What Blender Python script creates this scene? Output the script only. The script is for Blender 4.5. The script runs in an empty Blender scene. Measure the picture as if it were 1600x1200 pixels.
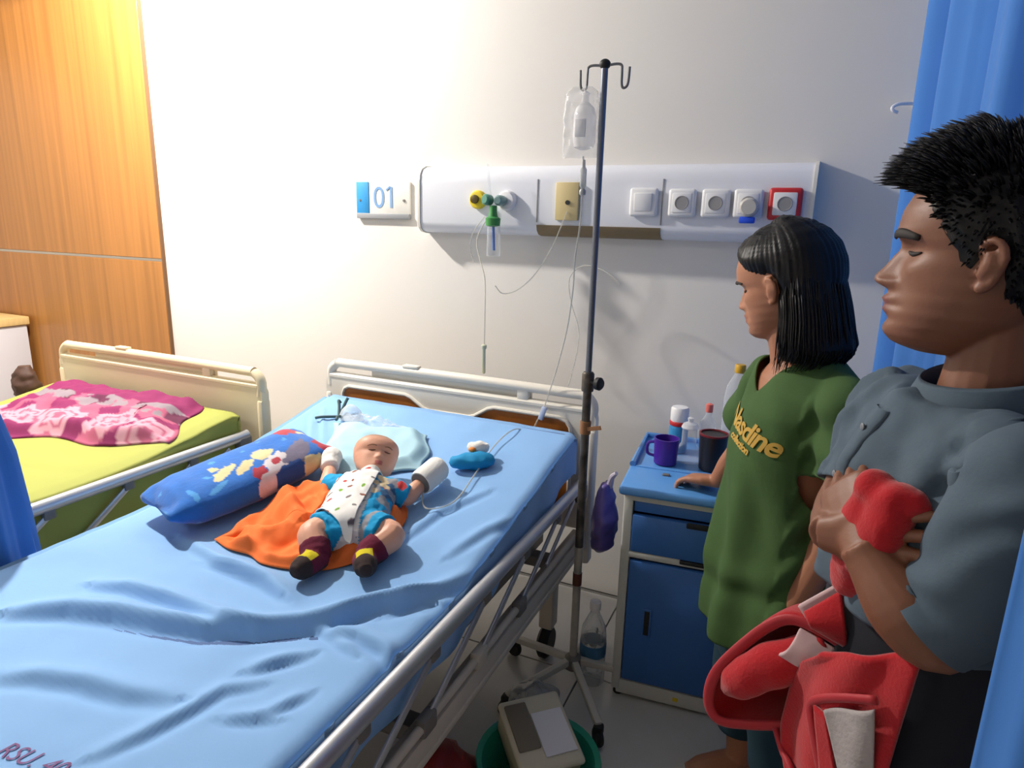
import bpy, bmesh, math, random
from mathutils import Vector, Matrix, noise, Quaternion
from mathutils.bvhtree import BVHTree

random.seed(7)
R = math.radians
SC = bpy.context.scene
COL = SC.collection

# ------------------------------------------------------------------ camera, light, exposure
CAM_POS = Vector((0.0, -2.37, 1.45))
cd = bpy.data.cameras.new('camera'); cam = bpy.data.objects.new('camera', cd); COL.objects.link(cam)
cd.sensor_width = 36.0; cd.sensor_fit = 'HORIZONTAL'; cd.lens = 1030 / 1600 * 36.0
cd.clip_start = 0.05
yaw, pitch, roll = R(24), R(13.6), R(1.5)
Fw = Vector((-math.sin(yaw) * math.cos(pitch), math.cos(yaw) * math.cos(pitch), -math.sin(pitch)))
Rt = Vector((math.cos(yaw), math.sin(yaw), 0)); Up = Rt.cross(Fw)
R2 = Rt * math.cos(roll) + Up * math.sin(roll); U2 = R2.cross(Fw)
mw = Matrix((R2, U2, -Fw)).transposed().to_4x4(); mw.translation = CAM_POS
cam.matrix_world = mw
SC.camera = cam

SC.view_settings.view_transform = 'Standard'
SC.view_settings.look = 'None'
SC.view_settings.gamma = 1.0
SC.view_settings.use_curve_mapping = False
SC.view_settings.exposure = 0.36

wd = bpy.data.worlds.new('world'); SC.world = wd; wd.use_nodes = True
wd.node_tree.nodes['Background'].inputs[0].default_value = (0.9, 0.95, 1.0, 1)
wd.node_tree.nodes['Background'].inputs[1].default_value = 0.05

def area(name, loc, sx, sy, power, colr, target=None):
    l = bpy.data.lights.new(name, 'AREA'); l.shape = 'RECTANGLE'; l.size = sx; l.size_y = sy
    l.energy = power; l.color = colr
    o = bpy.data.objects.new(name, l); COL.objects.link(o); o.location = loc
    if target is not None:
        o.rotation_euler = (Vector(target) - Vector(loc)).to_track_quat('-Z', 'Y').to_euler()
    return o
CEIL = 2.75
pl_ = bpy.data.lights.new('lamp_light_main', 'SPOT'); pl_.energy = 260; pl_.color = (1.0, 0.945, 0.87); pl_.shadow_soft_size = 0.06; pl_.spot_size = R(174); pl_.spot_blend = 0.08
plo = bpy.data.objects.new('lamp_light_main', pl_); COL.objects.link(plo); plo.location = (-2.72, -0.72, 2.66)
area('fill_light_front', (-3.4, -2.7, CEIL - 0.10), 0.6, 0.6, 18, (0.95, 0.98, 1.0))  # fill lamp added to brighten the near side, no such source is seen

# ------------------------------------------------------------------ helpers
def lin(c):
    return tuple(((x / 255) / 12.92 if x / 255 <= 0.04045 else (((x / 255) + 0.055) / 1.055) ** 2.4) for x in c)

MATS = {}
def mat(name, c, rough=0.6, metal=0.0, var=0.0, vscale=8.0, bump=0.0, bscale=60.0, stretch=None,
        attr=None, spec=0.5, sheen=0.0, sss=0.0, emit=None, coat=0.0):
    if name in MATS: return MATS[name]
    m = bpy.data.materials.new(name); m.use_nodes = True
    nt = m.node_tree; b = nt.nodes['Principled BSDF']
    b.inputs['Roughness'].default_value = rough; b.inputs['Metallic'].default_value = metal
    b.inputs['Specular IOR Level'].default_value = spec
    if sheen: b.inputs['Sheen Weight'].default_value = sheen
    if coat: b.inputs['Coat Weight'].default_value = coat
    if sss:
        b.inputs['Subsurface Weight'].default_value = sss
        b.inputs['Subsurface Radius'].default_value = (0.012, 0.005, 0.003)
        b.inputs['Subsurface Scale'].default_value = 1.0
    col = (*lin(c), 1)
    b.inputs['Base Color'].default_value = col
    tc = nt.nodes.new('ShaderNodeTexCoord')
    src = tc.outputs['Object']
    if stretch:
        mp = nt.nodes.new('ShaderNodeMapping'); mp.inputs['Scale'].default_value = stretch
        nt.links.new(src, mp.inputs['Vector']); src = mp.outputs['Vector']
    out = None
    if attr:
        a = nt.nodes.new('ShaderNodeAttribute'); a.attribute_name = attr
        out = a.outputs['Color']
        nt.links.new(out, b.inputs['Base Color'])
    if var:
        n = nt.nodes.new('ShaderNodeTexNoise'); n.inputs['Scale'].default_value = vscale; n.inputs['Detail'].default_value = 4
        nt.links.new(src, n.inputs['Vector'])
        mr = nt.nodes.new('ShaderNodeMapRange')
        mr.inputs['From Min'].default_value = 0.25; mr.inputs['From Max'].default_value = 0.75
        mr.inputs['To Min'].default_value = 1 - var; mr.inputs['To Max'].default_value = 1 + var
        nt.links.new(n.outputs['Fac'], mr.inputs['Value'])
        mx = nt.nodes.new('ShaderNodeVectorMath'); mx.operation = 'SCALE'
        if out: nt.links.new(out, mx.inputs[0])
        else: mx.inputs[0].default_value = col[:3]
        nt.links.new(mr.outputs['Result'], mx.inputs['Scale'])
        nt.links.new(mx.outputs['Vector'], b.inputs['Base Color'])
    if bump:
        n2 = nt.nodes.new('ShaderNodeTexNoise'); n2.inputs['Scale'].default_value = bscale; n2.inputs['Detail'].default_value = 3
        nt.links.new(src, n2.inputs['Vector'])
        bp = nt.nodes.new('ShaderNodeBump'); bp.inputs['Strength'].default_value = bump; bp.inputs['Distance'].default_value = 0.004
        nt.links.new(n2.outputs['Fac'], bp.inputs['Height']); nt.links.new(bp.outputs['Normal'], b.inputs['Normal'])
    if emit:
        b.inputs['Emission Color'].default_value = col; b.inputs['Emission Strength'].default_value = emit
    MATS[name] = m
    return m

def clear_mat(name, c, alpha, rough=0.1):
    """thin clear plastic: mostly see-through, with a glossy skin"""
    m = bpy.data.materials.new(name); m.use_nodes = True; b = m.node_tree.nodes['Principled BSDF']
    b.inputs['Base Color'].default_value = (*lin(c), 1); b.inputs['Roughness'].default_value = rough
    nt = m.node_tree
    lw = nt.nodes.new('ShaderNodeLayerWeight'); lw.inputs['Blend'].default_value = 0.35
    mr = nt.nodes.new('ShaderNodeMapRange'); mr.inputs['To Min'].default_value = alpha; mr.inputs['To Max'].default_value = min(1, alpha + 0.45)
    nt.links.new(lw.outputs['Facing'], mr.inputs['Value']); nt.links.new(mr.outputs['Result'], b.inputs['Alpha'])
    MATS[name] = m
    return m

ORG = {}
def sfx(o, label=None, cat=None, group=None, kind=None):
    if label: o['label'] = label
    if cat: o['category'] = cat
    if group: o['group'] = group
    if kind: o['kind'] = kind
    return o

def thing(name, label, cat, loc=(0, 0, 0), rotz=0.0, group=None, local=False):
    o = bpy.data.objects.new(name, None); COL.objects.link(o)
    o.empty_display_size = 0.05
    o.location = loc; o.rotation_euler = (0, 0, rotz)
    ORG[o] = Vector((0, 0, 0)) if local else Vector(loc)
    return sfx(o, label, cat, group)

def smooth_mesh(me, ang=40, smooth=True):
    if smooth:
        me.polygons.foreach_set('use_smooth', [True] * len(me.polygons))
        if ang: me.set_sharp_from_angle(angle=R(ang))

def catmull(pts, n=8):
    pts = [Vector(p) for p in pts]
    if len(pts) < 3: return pts
    out = []
    P = [pts[0] * 2 - pts[1]] + pts + [pts[-1] * 2 - pts[-2]]
    for i in range(1, len(P) - 2):
        a, b, c, d = P[i - 1], P[i], P[i + 1], P[i + 2]
        for k in range(n):
            t = k / n
            out.append(0.5 * ((2 * b) + (c - a) * t + (2 * a - 5 * b + 4 * c - d) * t * t + (3 * b - a - 3 * c + d) * t ** 3))
    out.append(pts[-1])
    return out

def interp(tab, x):
    if x <= tab[0][0]: return tab[0][1]
    for (a, b), (c, d) in zip(tab, tab[1:]):
        if x <= c:
            t = (x - a) / (c - a); t = t * t * (3 - 2 * t) * 0.5 + t * 0.5
            return b + (d - b) * t
    return tab[-1][1]

class MB:
    def __init__(s): s.v = []; s.f = []
    def add(s, vs, fs):
        o = len(s.v); s.v += [Vector(p) for p in vs]; s.f += [tuple(i + o for i in f) for f in fs]; return s
    def bm(s, b, mtx=None):
        b.verts.ensure_lookup_table(); b.verts.index_update()
        vs = [(mtx @ v.co) if mtx else v.co.copy() for v in b.verts]
        s.add(vs, [[v.index for v in f.verts] for f in b.faces]); b.free(); return s
    def box(s, c, d, bev=0.0, rot=None, seg=2):
        b = bmesh.new(); bmesh.ops.create_cube(b, size=1.0)
        for v in b.verts: v.co = Vector((v.co.x * d[0], v.co.y * d[1], v.co.z * d[2]))
        if bev: bmesh.ops.bevel(b, geom=b.edges[:], offset=min(bev, 0.49 * min(d)), segments=seg, affect='EDGES', profile=0.5)
        m = Matrix.Translation(Vector(c))
        if rot is not None: m = m @ rot.to_4x4()
        return s.bm(b, m)
    def bar(s, a, b_, w, h, bev=0.0, up=(0, 0, 1)):
        a = Vector(a); b_ = Vector(b_); d = b_ - a; L = d.length; d.normalize()
        u = Vector(up); sd = d.cross(u).normalized(); u = sd.cross(d)
        rot = Matrix((d, sd, u)).transposed()
        return s.box((a + b_) / 2, (L, w, h), bev, rot)
    def tube(s, pts, r, seg=10, cap=True, spl=0, el=(1, 1), up=None):
        if spl:
            if isinstance(r, (list, tuple)):
                rr = []
                for i in range(len(r) - 1):
                    for k in range(spl):
                        t = k / spl; t = t * t * (3 - 2 * t)
                        rr.append(r[i] + (r[i + 1] - r[i]) * t)
                rr.append(r[-1]); r = rr
            pts = catmull(pts, spl)
        pts = [Vector(p) for p in pts]; n = len(pts)
        if not isinstance(r, (list, tuple)): r = [r] * n
        T = [(pts[min(i + 1, n - 1)] - pts[max(i - 1, 0)]).normalized() for i in range(n)]
        u = Vector(up) if up else (Vector((0, 0, 1)) if abs(T[0].z) < 0.9 else Vector((1, 0, 0)))
        u = (u - T[0] * u.dot(T[0])).normalized()
        rings = []
        for i in range(n):
            u = (u - T[i] * u.dot(T[i])).normalized(); w = T[i].cross(u)
            rings.append([pts[i] + (u * math.cos(2 * math.pi * k / seg) * el[0] + w * math.sin(2 * math.pi * k / seg) * el[1]) * r[i] for k in range(seg)])
        return s.loft(rings, cap)
    def loft(s, rings, cap=True, closed=True):
        o = len(s.v); m = len(rings[0])
        for rg in rings: s.v += [Vector(p) for p in rg]
        for i in range(len(rings) - 1):
            for k in range(m if closed else m - 1):
                k2 = (k + 1) % m
                s.f.append((o + i * m + k, o + i * m + k2, o + (i + 1) * m + k2, o + (i + 1) * m + k))
        if cap and closed:
            s.f.append(tuple(o + k for k in reversed(range(m))))
            s.f.append(tuple(o + (len(rings) - 1) * m + k for k in range(m)))
        return s
    def lathe(s, prof, c, seg=20, axis=(0, 0, 1), cap=True):
        q = Vector((0, 0, 1)).rotation_difference(Vector(axis)); c = Vector(c)
        return s.loft([[c + q @ Vector((r * math.cos(2 * math.pi * k / seg), r * math.sin(2 * math.pi * k / seg), z)) for k in range(seg)] for r, z in prof], cap)
    def grid(s, fn, nu, nv):
        return s.loft([[fn(i / nu, j / nv) for j in range(nv + 1)] for i in range(nu + 1)], cap=False, closed=False)
    def ball(s, c, r, seg=16, rot=None):
        if not isinstance(r, (list, tuple)): r = (r, r, r)
        b = bmesh.new(); bmesh.ops.create_uvsphere(b, u_segments=seg, v_segments=max(8, seg * 2 // 3), radius=1)
        m = Matrix.Translation(Vector(c))
        if rot is not None: m = m @ rot.to_4x4()
        return s.bm(b, m @ Matrix.Diagonal((*r, 1)))
    def prism(s, pts2, d, frame):
        """polygon pts2 in the plane (u, v) of frame = (origin, u, v, n), pushed d along n"""
        o, u, v, n = [Vector(x) for x in frame]
        A = [o + u * p[0] + v * p[1] for p in pts2]; B = [p + n * d for p in A]; m = len(A)
        return s.add(A + B, [tuple(reversed(range(m))), tuple(range(m, 2 * m))] + [(k, (k + 1) % m, m + (k + 1) % m, m + k) for k in range(m)])
    def mesh(s, name):
        me = bpy.data.meshes.new(name); me.from_pydata([tuple(v) for v in s.v], [], s.f); me.update(); return me
    def build(s, name, m, parent=None, smooth=True, ang=40, org=None, fix=True):
        if parent is not None: off = ORG[parent]
        else:
            if org is None:
                xs = [v.x for v in s.v]; ys = [v.y for v in s.v]
                org = Vector(((min(xs) + max(xs)) / 2, (min(ys) + max(ys)) / 2, min(v.z for v in s.v)))
            off = Vector(org)
        me = bpy.data.meshes.new(name); me.from_pydata([tuple(v - off) for v in s.v], [], s.f); me.update()
        if fix:
            b = bmesh.new(); b.from_mesh(me); bmesh.ops.recalc_face_normals(b, faces=b.faces); b.to_mesh(me); b.free()
        return link(name, me, m, parent, off, smooth, ang)

def link(name, me, m, parent=None, off=None, smooth=True, ang=40):
    smooth_mesh(me, ang, smooth)
    o = bpy.data.objects.new(name, me); COL.objects.link(o)
    if m: me.materials.append(m)
    if parent is not None:
        o.parent = parent; ORG[o] = ORG[parent]
    else:
        o.location = off if off is not None else (0, 0, 0)
        ORG[o] = Vector(off) if off is not None else Vector((0, 0, 0))
    return o

def evaluated(me, mods):
    """a mesh with modifiers applied; mods = [(type, {props})]"""
    o = bpy.data.objects.new('tmp', me); COL.objects.link(o)
    for t, pr in mods:
        md = o.modifiers.new(t, t)
        for k, v in pr.items(): setattr(md, k, v)
    dg = bpy.context.evaluated_depsgraph_get(); dg.update()
    out = bpy.data.meshes.new_from_object(o.evaluated_get(dg))
    bpy.data.objects.remove(o)
    return out

def remesh(mb, voxel, smooth=4, fac=0.5):
    me = mb.mesh('tmp')
    b = bmesh.new(); b.from_mesh(me); bmesh.ops.recalc_face_normals(b, faces=b.faces); b.to_mesh(me); b.free()
    return evaluated(me, [('REMESH', dict(mode='VOXEL', voxel_size=voxel, use_smooth_shade=True)), ('SMOOTH', dict(factor=fac, iterations=smooth))])

def shift(me, off):
    me.transform(Matrix.Translation(-Vector(off))); me.update()

def colors(me, fn, name='tint'):
    a = me.color_attributes.new(name, 'FLOAT_COLOR', 'POINT')
    buf = []
    for v in me.vertices: buf += [*fn(v.co), 1.0]
    a.data.foreach_set('color', buf)

def dup_part(o, d, parent=None):
    c = o.copy(); COL.objects.link(c); c.parent = parent or o.parent; c.location = o.location + Vector(d); ORG[c] = ORG[o]
    for ch in [x for x in o.children]:
        k = ch.copy(); COL.objects.link(k); k.parent = c; ORG[k] = ORG[ch]
    return c

def smoothstep(a, b, x):
    t = max(0, min(1, (x - a) / (b - a))); return t * t * (3 - 2 * t)

def rot_to(x, z):
    """rotation whose local x axis is x and local z near z"""
    x = Vector(x).normalized(); y = Vector(z).cross(x).normalized(); z = x.cross(y)
    return Matrix((x, y, z)).transposed()

# ------------------------------------------------------------------ materials
wall_m = mat('wall_paint', (226, 222, 217), 0.75, var=0.02, vscale=2.0, bump=0.06, bscale=25)
ceil_m = mat('ceiling_paint', (230, 230, 228), 0.9)
floor_m = mat('floor_tile', (205, 204, 200), 0.25, var=0.05, vscale=5, coat=0.1)
grout_m = mat('grout', (110, 108, 104), 0.8)
wood_m = mat('wood_veneer', (168, 113, 56), 0.35, var=0.24, vscale=2.4, stretch=(11, 11, 0.25), bump=0.05)
steel_m = mat('brushed_steel', (190, 185, 175), 0.35, 1.0)
chrome_m = mat('worn_chrome', (150, 150, 155), 0.3, 1.0, var=0.15, vscale=30)
dark_steel_m = mat('flaking_steel', (92, 86, 80), 0.5, 0.7, var=0.7, vscale=22)
abs_m = mat('cream_plastic', (226, 220, 208), 0.4)
abs_y_m = mat('yellowed_plastic', (232, 214, 176), 0.4)
inlay_m = mat('brown_inlay', (165, 98, 38), 0.4, var=0.08, stretch=(1, 1, 6))
beam_m = mat('cream_enamel', (200, 192, 178), 0.45, var=0.05)
alu_m = mat('aluminium', (205, 206, 210), 0.38, 0.65)
grey_plastic_m = mat('grey_plastic', (120, 116, 112), 0.5)
black_m = mat('black_rubber', (24, 24, 26), 0.6)
sheet_m = mat('blue_sheet', (132, 178, 228), 0.85, var=0.04, vscale=3, bump=0.08, bscale=120, sheen=0.15)
mattress_m = mat('mattress_cover', (92, 120, 168), 0.8)
green_m = mat('green_sheet', (160, 164, 78), 0.8, var=0.04, vscale=3)
curtain_m = mat('blue_curtain', (54, 118, 198), 0.8, var=0.05, vscale=4, sheen=0.2)
unit_m = mat('white_enamel', (226, 228, 236), 0.35)
socket_m = mat('socket_plastic', (228, 228, 230), 0.35)
socket_in_m = mat('socket_recess', (148, 146, 146), 0.5)
brown_m = mat('brown_cover', (128, 108, 76), 0.5)
beige_m = mat('beige_plate', (203, 184, 134), 0.5, var=0.04)
red_m = mat('red_plastic', (196, 40, 48), 0.4)
yellow_m = mat('yellow_plastic', (225, 200, 40), 0.4)
cab_blue_m = mat('cabinet_blue', (54, 106, 178), 0.45, var=0.05, vscale=4)
cab_top_m = mat('cabinet_top_blue', (90, 152, 220), 0.3)
cab_white_m = mat('cabinet_frame', (205, 205, 200), 0.45)
clear_m = clear_mat('clear_plastic', (235, 240, 245), 0.10)
pouch_m = clear_mat('clear_pouch', (245, 246, 250), 0.16)
tube_m = clear_mat('clear_tube', (215, 214, 205), 0.45)
white_m = mat('white_plastic', (235, 235, 238), 0.4)
gauze_m = mat('white_gauze', (238, 236, 230), 0.95, bump=0.3, bscale=150)

# ------------------------------------------------------------------ setting
def struct(o): o['kind'] = 'structure'; return o
XL, XR, YF = -5.2, 1.6, -5.0
wb = struct(MB().box(((XL + XR) / 2, 0.06, CEIL / 2), (XR - XL + 0.2, 0.12, CEIL)).build('wall_back', wall_m, smooth=False))
struct(MB().box((XL - 0.06, YF / 2, CEIL / 2), (0.12, -YF, CEIL)).build('wall_left', wall_m, smooth=False))
struct(MB().box((XR + 0.06, YF / 2, CEIL / 2), (0.12, -YF, CEIL)).build('wall_right', wall_m, smooth=False))
struct(MB().box(((XL + XR) / 2, YF - 0.06, CEIL / 2), (XR - XL + 0.2, 0.12, CEIL)).build('wall_front', wall_m, smooth=False))
struct(MB().box(((XL + XR) / 2, YF / 2, CEIL + 0.05), (XR - XL + 0.2, -YF + 0.2, 0.1)).build('ceiling', ceil_m, smooth=False))
fl = struct(MB().box(((XL + XR) / 2, YF / 2, -0.055), (XR - XL + 0.2, -YF + 0.2, 0.1)).build('floor', grout_m, smooth=False))
# floor tiles: 0.5 m squares, the joint lines as in the aisle beside the bed
T = 0.5
tile0 = None
tx0 = -0.545
for i in range(-10, 5):
    for j in range(0, 10):
        cx, cy = tx0 + (i + 0.5) * T, -0.02 - (j + 0.5) * T
        if cx - T / 2 < XL - 0.01 or cx + T / 2 > XR + 0.3 or cy - T / 2 < YF - 0.1: continue
        if tile0 is None:
            tile0 = MB().box((cx, cy, -0.004), (T - 0.005, T - 0.005, 0.008), 0.0012, seg=1).build('floor_tile', floor_m, fl, smooth=False)
            t0c = Vector((cx, cy, 0))
        else:
            dup_part(tile0, Vector((cx, cy, 0)) - t0c)
# wood cladding at the left of the back wall
WE = -3.0
for nm, z0, z1 in (('wood_panel', 0.0, 1.222), ('wood_panel', 1.236, CEIL)):
    x = WE; k = 0
    MB().box(((XL + WE) / 2, -0.009, (z0 + z1) / 2), (WE - XL, 0.018, z1 - z0), 0.002, seg=1).build(nm, wood_m, wb, smooth=False)
MB().box(((XL + WE) / 2, -0.010, 1.229), (WE - XL, 0.014, 0.013)).build('steel_strip', steel_m, wb, smooth=False)
MB().box((WE + 0.005, -0.008, CEIL / 2), (0.008, 0.02, CEIL)).build('edge_strip', mat('edge_brown', (120, 84, 52), 0.5), wb, smooth=False)

# ceiling lamps outside the picture: the main one, and an added fill panel
def fill_panel(x, y, s, label):
    t = thing('unseen_ceiling_light', label, 'ceiling light', (x, y, CEIL - 0.08))
    MB().box((x, y, CEIL - 0.035), (s + 0.06, s + 0.06, 0.07), 0.008).build('frame', white_m, t)
    MB().box((x, y, CEIL - 0.074), (s, s, 0.008), 0.003).build('diffuser', mat('lamp_glow', (255, 250, 240), 0.5, emit=3.0), t)
t = thing('unseen_ceiling_light', 'round ceiling light above the green bed', 'ceiling light', (-2.72, -0.72, 2.60))
MB().lathe([(0.10, 0.15), (0.10, 0.12), (0.085, 0.11), (0.02, 0.11)], (-2.72, -0.72, 2.60), 28).build('frame', white_m, t)
MB().lathe([(0.03, 0.115), (0.05, 0.10), (0.045, 0.088), (0.01, 0.085)], (-2.72, -0.72, 2.60), 20).build('diffuser', mat('lamp_glow', (255, 250, 240), 0.5, emit=3.0), t)
fill_panel(-3.4, -2.7, 0.6, 'large square fill light added on the ceiling nearer the viewer')

# ------------------------------------------------------------------ hospital beds
def zb(y, base, slope, hinge):
    k = 0.12; t = y - hinge
    s = 0 if t < -k else (t if t > k else (t + k) ** 2 / (4 * k))
    return base + slope * s

def bed(label, x0, x1, yh, zh, plast, inlay, rail_z, foot, base, slope, hinge):
    cx = (x0 + x1) / 2
    t = thing('hospital_bed', label, 'bed', (cx, (yh + foot) / 2, 0))
    w = x1 - x0
    fr = ((cx, yh + 0.018, 0), (1, 0, 0), (0, 0, 1), (0, -1, 0))
    hw = w / 2
    # headboard: rounded panel with hand slots under its top rail
    mb = MB()
    def rr(x0_, x1_, z0_, z1_, r, n=5):
        pts = []
        for (cx_, cz_, a0) in ((x1_ - r, z0_ + r, -90), (x1_ - r, z1_ - r, 0), (x0_ + r, z1_ - r, 90), (x0_ + r, z0_ + r, 180)):
            for k in range(n + 1):
                a = R(a0 + 90 * k / n); pts.append((cx_ + r * math.cos(a), cz_ + r * math.sin(a)))
        return pts
    body_top = zh - 0.070
    mb.prism(rr(-hw, hw, 0.40, body_top, 0.03), 0.036, fr)
    mb.tube([(x0 + 0.018, yh, body_top - 0.04), (x0 + 0.018, yh, zh - 0.05), (x0 + 0.05, yh, zh - 0.02), (x0 + 0.10, yh, zh - 0.018), (cx, yh, zh - 0.015),
             (x1 - 0.10, yh, zh - 0.018), (x1 - 0.05, yh, zh - 0.02), (x1 - 0.018, yh, zh - 0.05), (x1 - 0.018, yh, body_top - 0.04)], 0.018, 12, spl=6, el=(1, 1.15))
    mb.tube([(x0 + 0.02, yh, body_top), (x1 - 0.02, yh, body_top)], 0.016, 10, el=(0.9, 1.35))
    mb.box((x0 + 0.012, yh, 0.52), (0.03, 0.05, 0.5), 0.012); mb.box((x1 - 0.012, yh, 0.52), (0.03, 0.05, 0.5), 0.012)
    hb = mb.build('headboard', plast, t)
    # the set-back middle of the slot
    MB().box((cx - 0.02, yh + 0.012, zh - 0.042), (w * 0.6, 0.014, 0.05), 0.003).build('slot_panel', plast, hb)
    MB().box((cx + w * 0.26, yh, zh - 0.042), (0.045, 0.032, 0.05), 0.006).build('slot_block', plast, hb)
    MB().box((cx - w * 0.15, yh - 0.002, zh + 0.0035), (0.07, 0.03, 0.012), 0.004).build('bracket_cap', plast, hb)
    if inlay:
        zt = zh - 0.105
        out = [(-hw + 0.085, 0.47), (-hw + 0.085, zt - 0.03), (-hw + 0.095, zt - 0.01), (-hw + 0.115, zt)]
        out += [(-0.19, zt), (-0.165, zt - 0.008), (-0.11, zt - 0.043), (-0.085, zt - 0.05), (0.085, zt - 0.05), (0.11, zt - 0.043), (0.165, zt - 0.008), (0.19, zt)]
        out += [(hw - 0.135, zt), (hw - 0.105, zt - 0.01), (hw - 0.09, zt - 0.03), (hw - 0.085, zt - 0.06), (hw - 0.085, 0.47)]
        fr2 = ((cx, yh - 0.017, 0), (1, 0, 0), (0, 0, 1), (0, -1, 0))
        MB().prism(out, 0.004, fr2).build('wood_inlay', inlay_m, hb, smooth=False)
        MB().tube([(cx + a, yh - 0.02, b) for a, b in out], 0.0075, 8).build('inlay_rim', plast, hb)
    # frame: side beams with a ledge, cross bars, back support
    for s, xx in ((-1, x0 + 0.04), (1, x1 - 0.035)):
        m2 = MB()
        m2.box((xx, (yh + foot) / 2, 0.365), (0.05, abs(yh - foot) - 0.05, 0.075), 0.008)
        m2.box((xx + s * 0.024, (yh + foot) / 2, 0.350), (0.012, abs(yh - foot) - 0.06, 0.014), 0.004)
        m2.build('side_beam', beam_m, t)
    m2 = MB()
    for yy in (yh - 0.18, (yh + foot) / 2, foot + 0.25):
        m2.box((cx, yy, 0.34), (w - 0.1, 0.05, 0.04), 0.005)
    m2.box((cx, (yh + foot) / 2, 0.47), (w * 0.8, abs(yh - foot) * 0.92, 0.02), 0.004)
    for xx in (x0 + 0.16, x1 - 0.16):
        m2.box((xx, (yh + foot) / 2, 0.415), (0.04, abs(yh - foot) * 0.9, 0.10), 0.004)
    m2.build('base_frame', grey_plastic_m, t)
    # legs with casters
    for sx in (x0 + 0.10, x1 - 0.075):
        for yy in (yh - 0.20, foot + 0.2):
            lg = MB().box((sx, yy, 0.225), (0.05, 0.06, 0.23), 0.008).box((sx, yy, 0.115), (0.035, 0.035, 0.05), 0.006).build('leg', beam_m, t)
            MB().lathe([(0.012, -0.02), (0.045, -0.02), (0.056, -0.010), (0.056, 0.010), (0.045, 0.02), (0.012, 0.02)], (sx, yy - 0.012, 0.056), 20, (1, 0, 0)).build('caster', black_m, lg)
    # mattress
    def ms(z):  # section
        pts = []
        for (px, pz) in ((-1, 0), (-1, 1), (1, 1), (1, 0)): pts.append((px, pz))
        return pts
    rings = []
    mx0, mx1 = x0 + 0.10, x1 - (0.06 if inlay else 0.085)
    for k in range(25):
        y = yh - 0.07 + (foot + 0.04 - (yh - 0.07)) * k / 24
        zt = zb(y, base, slope, hinge) - 0.012
        zl = max(0.475, zt - 0.13); r = 0.03
        rings.append([(mx0 + 0.0, y, zl), (mx0, y, zt - r), (mx0 + r * .3, y, zt - r * .3), (mx0 + r, y, zt), (mx1 - r, y, zt), (mx1 - r * .3, y, zt - r * .3), (mx1, y, zt - r), (mx1, y, zl)])
    MB().loft(rings).build('mattress', mattress_m, t)
    # folding side rail
    def rail(xx, y0, y1):
        rl = MB().tube([(xx, y0, rail_z), (xx, y1, rail_z)], 0.019, 14, el=(1.05, 0.9)).build('side_rail', alu_m, t)
        n = 5
        for k in range(n):
            yt = y0 - 0.25 - k * 0.245
            if yt - 0.28 < y1: break
            MB().bar((xx + 0.002, yt, rail_z - 0.030), (xx + 0.002, yt - 0.27, 0.43), 0.008, 0.020, 0.003).build('strut', alu_m, rl)
            MB().box((xx, yt, rail_z - 0.028), (0.022, 0.035, 0.03), 0.006).build('joint', grey_plastic_m, rl)
            MB().box((xx, yt - 0.275, 0.424), (0.028, 0.055, 0.045), 0.008).build('lower_joint', beam_m if k % 2 else grey_plastic_m, rl)
        MB().bar((xx + 0.002, y0 - 0.09, rail_z - 0.03), (xx + 0.002, y0 - 0.33, 0.45), 0.008, 0.018, 0.003).build('strut', alu_m, rl)
        MB().box((xx, y0 - 0.02, rail_z - 0.03), (0.036, 0.06, 0.06), 0.01).build('end_bracket', grey_plastic_m, rl)
        MB().tube([(xx, y0 - 0.05, 0.425), (xx, y1, 0.425)], 0.011, 10).build('lower_rail', beam_m, rl)
        return rl
    return t, rail

B1 = dict(base=0.62, slope=0.195, hinge=-1.15)
bed1, rail1 = bed('hospital bed with brown headboard inlay on which the baby lies', -1.758, -0.612, -0.27, 0.907, abs_m, True, 0.60, -2.32, **B1)
rail1(-0.630, -0.34, -2.25)
B2 = dict(base=0.665, slope=0.15, hinge=-1.05)
bed2, rail2 = bed('hospital bed with a plain cream headboard and green mattress beside the wood panelling', -3.07, -1.86, -0.52, 0.892, abs_y_m, False, 0.640, -2.5, **B2)
rail2(-1.905, -0.58, -2.4)

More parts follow.
